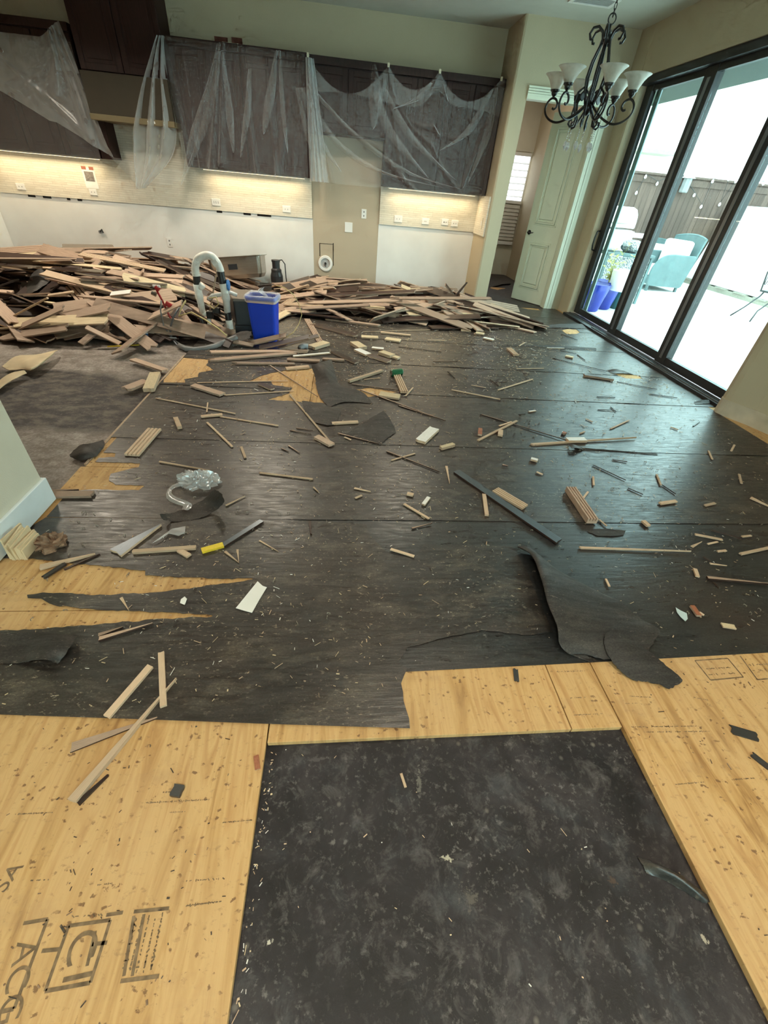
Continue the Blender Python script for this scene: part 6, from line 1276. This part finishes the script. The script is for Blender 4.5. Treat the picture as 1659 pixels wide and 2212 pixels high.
# neighbour's house over the fence
e = empty('neighbour_house', (10, 18, ZG)); tag(e, 'pale stucco house over the fence with a flat eave line', 'house')
bx('wall', (-9, 0, 0), (9, 4, 5.2), K['stucco'], e); bx('eave', (-1.2, -.7, 2.95), (.9, 0, 3.05), K['pallet'], e); MB().add([(-9.6, -.6, 5.2), (9.6, -.6, 5.2), (9.6, 2, 6.4), (-9.6, 2, 6.4), (-9.6, 4.6, 5.2), (9.6, 4.6, 5.2)], [(0, 1, 2, 3), (3, 2, 5, 4)]).build('roof', K['stucco'], e)
# string lights on the fence
e = empty('string_lights', (0, YFc - .05, 0)); tag(e, 'string of small bulbs drooping along the fence', 'string lights')
sp = [(1395, 380), (1375, 415), (1420, 395), (1470, 375), (1500, 420), (1515, 445), (1555, 440), (1540, 390), (1575, 385), (1590, 390), (1650, 395)]
pts = [wy(x, y, YFc - .06) - e.location for (x, y) in sp]; pts.sort(key=lambda v_: v_.x)
MB().tube([v_ + Vector((0, 0, .03)) for v_ in pts], .006, 5).build('cord', K['black_pl'], e)
for v_ in pts: MB().lathe([(.0001, -.06), (.03, -.035), (.025, 0), (.012, .02), (.0001, .03)], 10, c=v_).build('bulb', K['plate'], e)
p = wy(1487, 385, YFc - .08); e = empty('wall_lantern', p); tag(e, 'pale hanging lantern on the fence between the door stiles', 'lantern')
MB().lathe([(.16, 0), (.05, .09), (.02, .12), (.0001, .13)], 12).build('lantern_roof', K['cushion'], e); MB().lathe([(.09, -.28), (.10, -.26), (.10, 0), (.0001, 0)], 8).build('lantern_body', K['hose'], e)
# grill under its steel lid
gx0, gx1 = 4.55, 5.75; gy = 9.6
def G(x, y): return wy(x, y, gy)
e = empty('barbecue_grill', (5.15, gy + .35, ZG)); tag(e, 'bright steel barbecue grill with a domed lid beside the door frame', 'grill')
lidz0, lidz1 = G(1370, 495).z - ZG, G(1370, 448).z - ZG; hw = .62
K['lid'] = simple('bright_stainless_lid', (.88, .89, .9), .35, .35, var=.02)
prof = [(-.30, lidz0), (-.30, lidz0 + .10), (-.27, lidz0 + .22), (-.18, lidz1 - .03), (-.05, lidz1), (.10, lidz1 - .02), (.22, lidz0 + .12), (.25, lidz0)]
mb = MB(); n_ = len(prof); mb.add([(sx * hw, y, z) for sx in (-1, 1) for (y, z) in prof], [tuple(range(n_)), tuple(range(2 * n_ - 1, n_ - 1, -1))] + [(i, n_ + i, n_ + (i + 1) % n_, (i + 1) % n_) for i in range(n_)]); mb.build('lid', K['lid'], e, bevel=.02)
MB().tube([(-.45, -.33, lidz0 + .08), (.45, -.33, lidz0 + .08)], .018, 8).build('lid_handle', K['steel'], e)
bx('cabinet', (-.60, -.28, .12), (.60, .25, lidz0 - .03), K['lid'], e); bx('control_panel', (-.62, -.34, lidz0 - .28), (.62, -.27, lidz0 - .04), K['lid'], e)
for k in range(4): MB().lathe([(.03, 0), (.03, .03), (.0001, .03)], 12, mat=Matrix.Translation((-.4 + k * .27, -.34, lidz0 - .16)) @ Matrix.Rotation(math.pi / 2, 4, 'X')).build('knob', K['black_pl'], e)
bx('side_shelf', (.62, -.28, lidz0 - .14), (1.15, .2, lidz0 - .08), K['lid'], e)
for (a, b) in ((.30, .36), (.42, .52)): bx('vent_slot', (a, -.345, lidz0 - .24), (b, -.338, lidz0 - .22), K['slot'], e)
for sx in (-.55, .5):
    bx('leg', (sx, -.25, 0), (sx + .05, -.2, .12), K['black_pl'], e)
# side table with a patterned round pot and a white bowl
ty = 8.75; tz = wy(1360, 548, ty).z
tx0, tx1 = wy(1312, 545, ty).x, wy(1412, 560, ty).x
e = empty('patio_table', ((tx0 + tx1) / 2, ty + .25, ZG)); tag(e, 'woven grey patio table in front of the grill', 'table'); hx = (tx1 - tx0) / 2
MB().box((-hx, -.28, tz - ZG - .045), (hx, .28, tz - ZG)).build('table_top', K['wicker'], e, bevel=.008)
for sx in (-1, 1):
    for sy in (-1, 1): bx('leg', (sx * (hx - .03) - .022, sy * .24 - .022, 0), (sx * (hx - .03) + .022, sy * .24 + .022, tz - ZG - .045), K['wicker'], e)
bx('woven_apron', (-hx + .04, -.235, .10), (hx - .04, -.225, tz - ZG - .06), K['pattern'], e)
p = wy(1366, 536, ty + .2); o = MB().lathe([(.10, 0), (.17, .04), (.20, .10), (.17, .17), (.09, .20), (.08, .19), (.0001, .19)], 24, c=(p.x, ty + .25, tz + .002)).build('round_planter', K['pattern'], smooth=True); tag(o, 'round grey patterned planter on the woven table', 'planter')
p = wy(1322, 530, ty + .2); o = MB().lathe([(.12, 0), (.20, .04), (.24, .14), (.22, .24), (.20, .25), (.19, .22), (.0001, .20)], 24, c=(p.x - .02, ty + .30, tz + .002)).build('round_planter', K['cushion'], smooth=True); tag(o, 'plain white round planter on the woven table by the door frame', 'planter')
# wicker armchairs
def armchair(loc, rz, label, sc=1.2):
    e = empty('wicker_armchair', loc, rz); e.scale = (sc, sc, sc); tag(e, label, 'armchair')     # front faces local -y
    side = dense([(-.36, .10), (-.40, .30), (-.36, .46), (-.24, .57), (-.05, .605), (.20, .60), (.47, .60)], 4) + [(.36, .08)]
    for sx in (-1, 1):
        mb = MB(); n_ = len(side); mb.add([(sx * .40, y, z) for (y, z) in side] + [(sx * .36, y, z) for (y, z) in side], [tuple(range(n_)), tuple(range(2 * n_ - 1, n_ - 1, -1))] + [(i, (i + 1) % n_, n_ + (i + 1) % n_, n_ + i) for i in range(n_)])
        o_ = mb.build('arm_panel', K['wicker'], e); MB().tube([(sx * .38, y, z) for (y, z) in side[:-1]], .022, 8).build('arm_rim', K['wicker'], o_, smooth=True)
    bk = lambda u, v: ((u - .5) * .80, .36 + .13 * v + .05 * (1 - (2 * u - 1) ** 2), .10 + (.78 + .05 * (1 - (2 * u - 1) ** 2)) * v)
    MB().grid(bk, 16, 8).build('back_panel', K['wicker'], e, smooth=True, solid=.035); MB().tube([bk(i / 16, 1) for i in range(17)], .022, 8).build('back_rim', K['wicker'], e, smooth=True)
    bx('seat_base', (-.36, -.36, .12), (.36, .36, .26), K['wicker'], e, bevel=.01)
    MB().box((-.35, -.38, .26), (.35, .33, .40)).build('seat_cushion', K['cushion'], e, bevel=.04)
    MB().box((-.33, .22, .40), (.33, .36, .84)).build('back_cushion', K['cushion'], e, bevel=.05)
    for sx in (-.34, .34):
        for sy in (-.32, .34): bx('leg', (sx - .02, sy - .02, 0), (sx + .02, sy + .02, .12), K['wicker'], e)
    return e
armchair((7.42, 10.92, ZG), math.radians(-84), 'grey wicker armchair with white cushions in the middle of the patio')
armchair((7.65, 12.02, ZG), math.radians(-60), 'second wicker armchair, mostly hidden behind the front one', 1.0)
# covered furniture on a pallet
e = empty('covered_furniture', (10.4, 10.6, ZG)); tag(e, 'large furniture stack under a white cover on a wooden pallet', 'covered stack')
def cov(u, v):
    th = 2 * math.pi * u; sx = 1 if math.cos(th) > 0 else -1
    cx_ = max(-1, min(1, math.cos(th) * 1.6)); cy_ = max(-1, min(1, math.sin(th) * 1.6)); k = 1 - .16 * v
    w2 = noise.noise(Vector((cx_ * 4, cy_ * 4, v * 1.5))) * .04
    return (cx_ * 1.05 * k + (w2 if abs(cx_) > .98 else 0) , cy_ * 1.75 * k + w2, .12 + 1.62 * v)
mb = MB().grid(cov, 96, 14); nn = len(mb.v); mb.add([(-.88, -1.47, 1.74), (.88, -1.47, 1.74), (.88, 1.47, 1.74), (-.88, 1.47, 1.74)], [(0, 1, 2, 3)]); mb.build('cover_sheet', K['cover'], e, smooth=True)
for k in range(6): bx('pallet_slat', (-1.12, -1.75 + k * .62, .09), (1.12, -1.75 + k * .62 + .38, .115), K['pallet'], e)
for xx in (-1.1, 0, 1.0): bx('pallet_runner', (xx, -1.75, 0), (xx + .1, 1.75, .09), K['pallet'], e)
# ornate metal chair at the picture edge
m0 = fl(1600, 690, ZG); e = empty('metal_chair', (m0.x + .72, m0.y + .05, ZG), .1); tag(e, 'dark metal patio chair with a scrolled back at the picture edge', 'chair')
for (a, b) in (((-.24, -.1), (-.20, .0)), ((-.24, .35), (-.20, .30)), ((.24, -.1), (.20, 0)), ((.24, .35), (.2, .3))):
    MB().tube([(a[0] * 2.9, a[1] - .05, 0), (a[0] * 2.0, b[1], .16), (b[0] * 1.3, b[1], .36), (b[0] * 1.1, b[1], .44)], .014, 8).build('leg', K['iron'], e, smooth=True)
MB().box((-.25, -.05, .43), (.25, .38, .46)).build('seat', K['iron'], e, bevel=.01)
MB().tube([(-.24, .36, .44), (-.25, .42, .75), (-.12, .45, .95), (.12, .45, .95), (.25, .42, .75), (.24, .36, .44)], .013, 8).build('back_frame', K['iron'], e, smooth=True)
for k in range(5):
    x = -.16 + k * .08; MB().tube([(x + .03 * math.cos(t), .40 + .02 * 1, .70 + .16 * math.sin(t)) for t in [2 * math.pi * j / 16 for j in range(17)]], .007, 6, caps=False).build('back_scroll', K['iron'], e, smooth=True)
# pots by the door
def pot(nm, p, prof, mat, label, plant=0, soil=None):
    e = empty(nm, p); tag(e, label, 'pot')
    MB().lathe(prof, 28).build('pot_body', mat, e, smooth=True)
    if soil: MB().lathe([(soil[0], soil[1]), (.0001, soil[1] + .01)], 20).build('soil', K['soil'], e)
    return e
b1 = fl(1266, 674, ZG)
pot('tall_blue_pot', (4.42, 7.86, ZG), [(.11, 0), (.13, .02), (.19, .30), (.215, .43), (.20, .44), (.17, .40), (.0001, .38)], K['bluepot'], 'tall glazed blue pot standing against the door frame')
pot('blue_pot', (4.76, 8.12, ZG), [(.13, 0), (.15, .02), (.19, .22), (.23, .44), (.215, .45), (.18, .40), (.0001, .38)], K['bluepot'], 'second blue pot behind the white planter stand', soil=(.18, .40))
pot('teal_pot', (5.12, 8.22, ZG), [(.12, 0), (.13, .02), (.19, .33), (.21, .36), (.19, .36), (.0001, .32)], K['teal'], 'teal pot beneath the white planter')
wp_ = fl(1315, 676, ZG); e = empty('planter_stand', (4.86, 7.92, ZG)); tag(e, 'white cylinder planter on thin black wire legs', 'planter')
MB().lathe([(.16, .34), (.185, .37), (.205, .64), (.19, .65), (.17, .60), (.0001, .60)], 28).build('planter_body', K['cushion'], e, smooth=True)
for k in range(3):
    t = .5 + k * 2.094; MB().tube([(.20 * math.cos(t), .20 * math.sin(t), 0), (.15 * math.cos(t), .15 * math.sin(t), .38)], .008, 6).build('wire_leg', K['iron'], e)
MB().lathe([(.17, .605), (.0001, .61)], 20).build('soil', K['soil'], e)
rg = random.Random(6)
e2 = empty('straggly_plant', (4.74, 8.12, ZG + .40)); tag(e2, 'straggly yellow-green plant growing from the second blue pot', 'plant')
for s in range(8):
    a = rg.uniform(0, 6.28); h = rg.uniform(.25, .75); bnd = rg.uniform(.08, .28); pts = [(bnd * math.cos(a) * t * t, bnd * math.sin(a) * t * t, h * t - .15 * bnd * t * t) for t in (0, .25, .5, .75, 1)]
    st = MB().tube(pts, [.006, .005, .004, .003, .002], 5).build('stem', K['leaf'], e2)
    lf = MB()
    for q in pts[1:]:
        for k in range(4):
            b = rg.uniform(0, 6.28); d = Vector((math.cos(b), math.sin(b), rg.uniform(-.3, .5))); n_ = d.orthogonal().normalized(); c = Vector(q); l_ = rg.uniform(.04, .09)
            lf.add([c, c + d * l_ * .5 + n_ * .012, c + d * l_, c + d * l_ * .5 - n_ * .012], [(0, 1, 2, 3)])
    lf.build('leaves', K['leaf'], st)
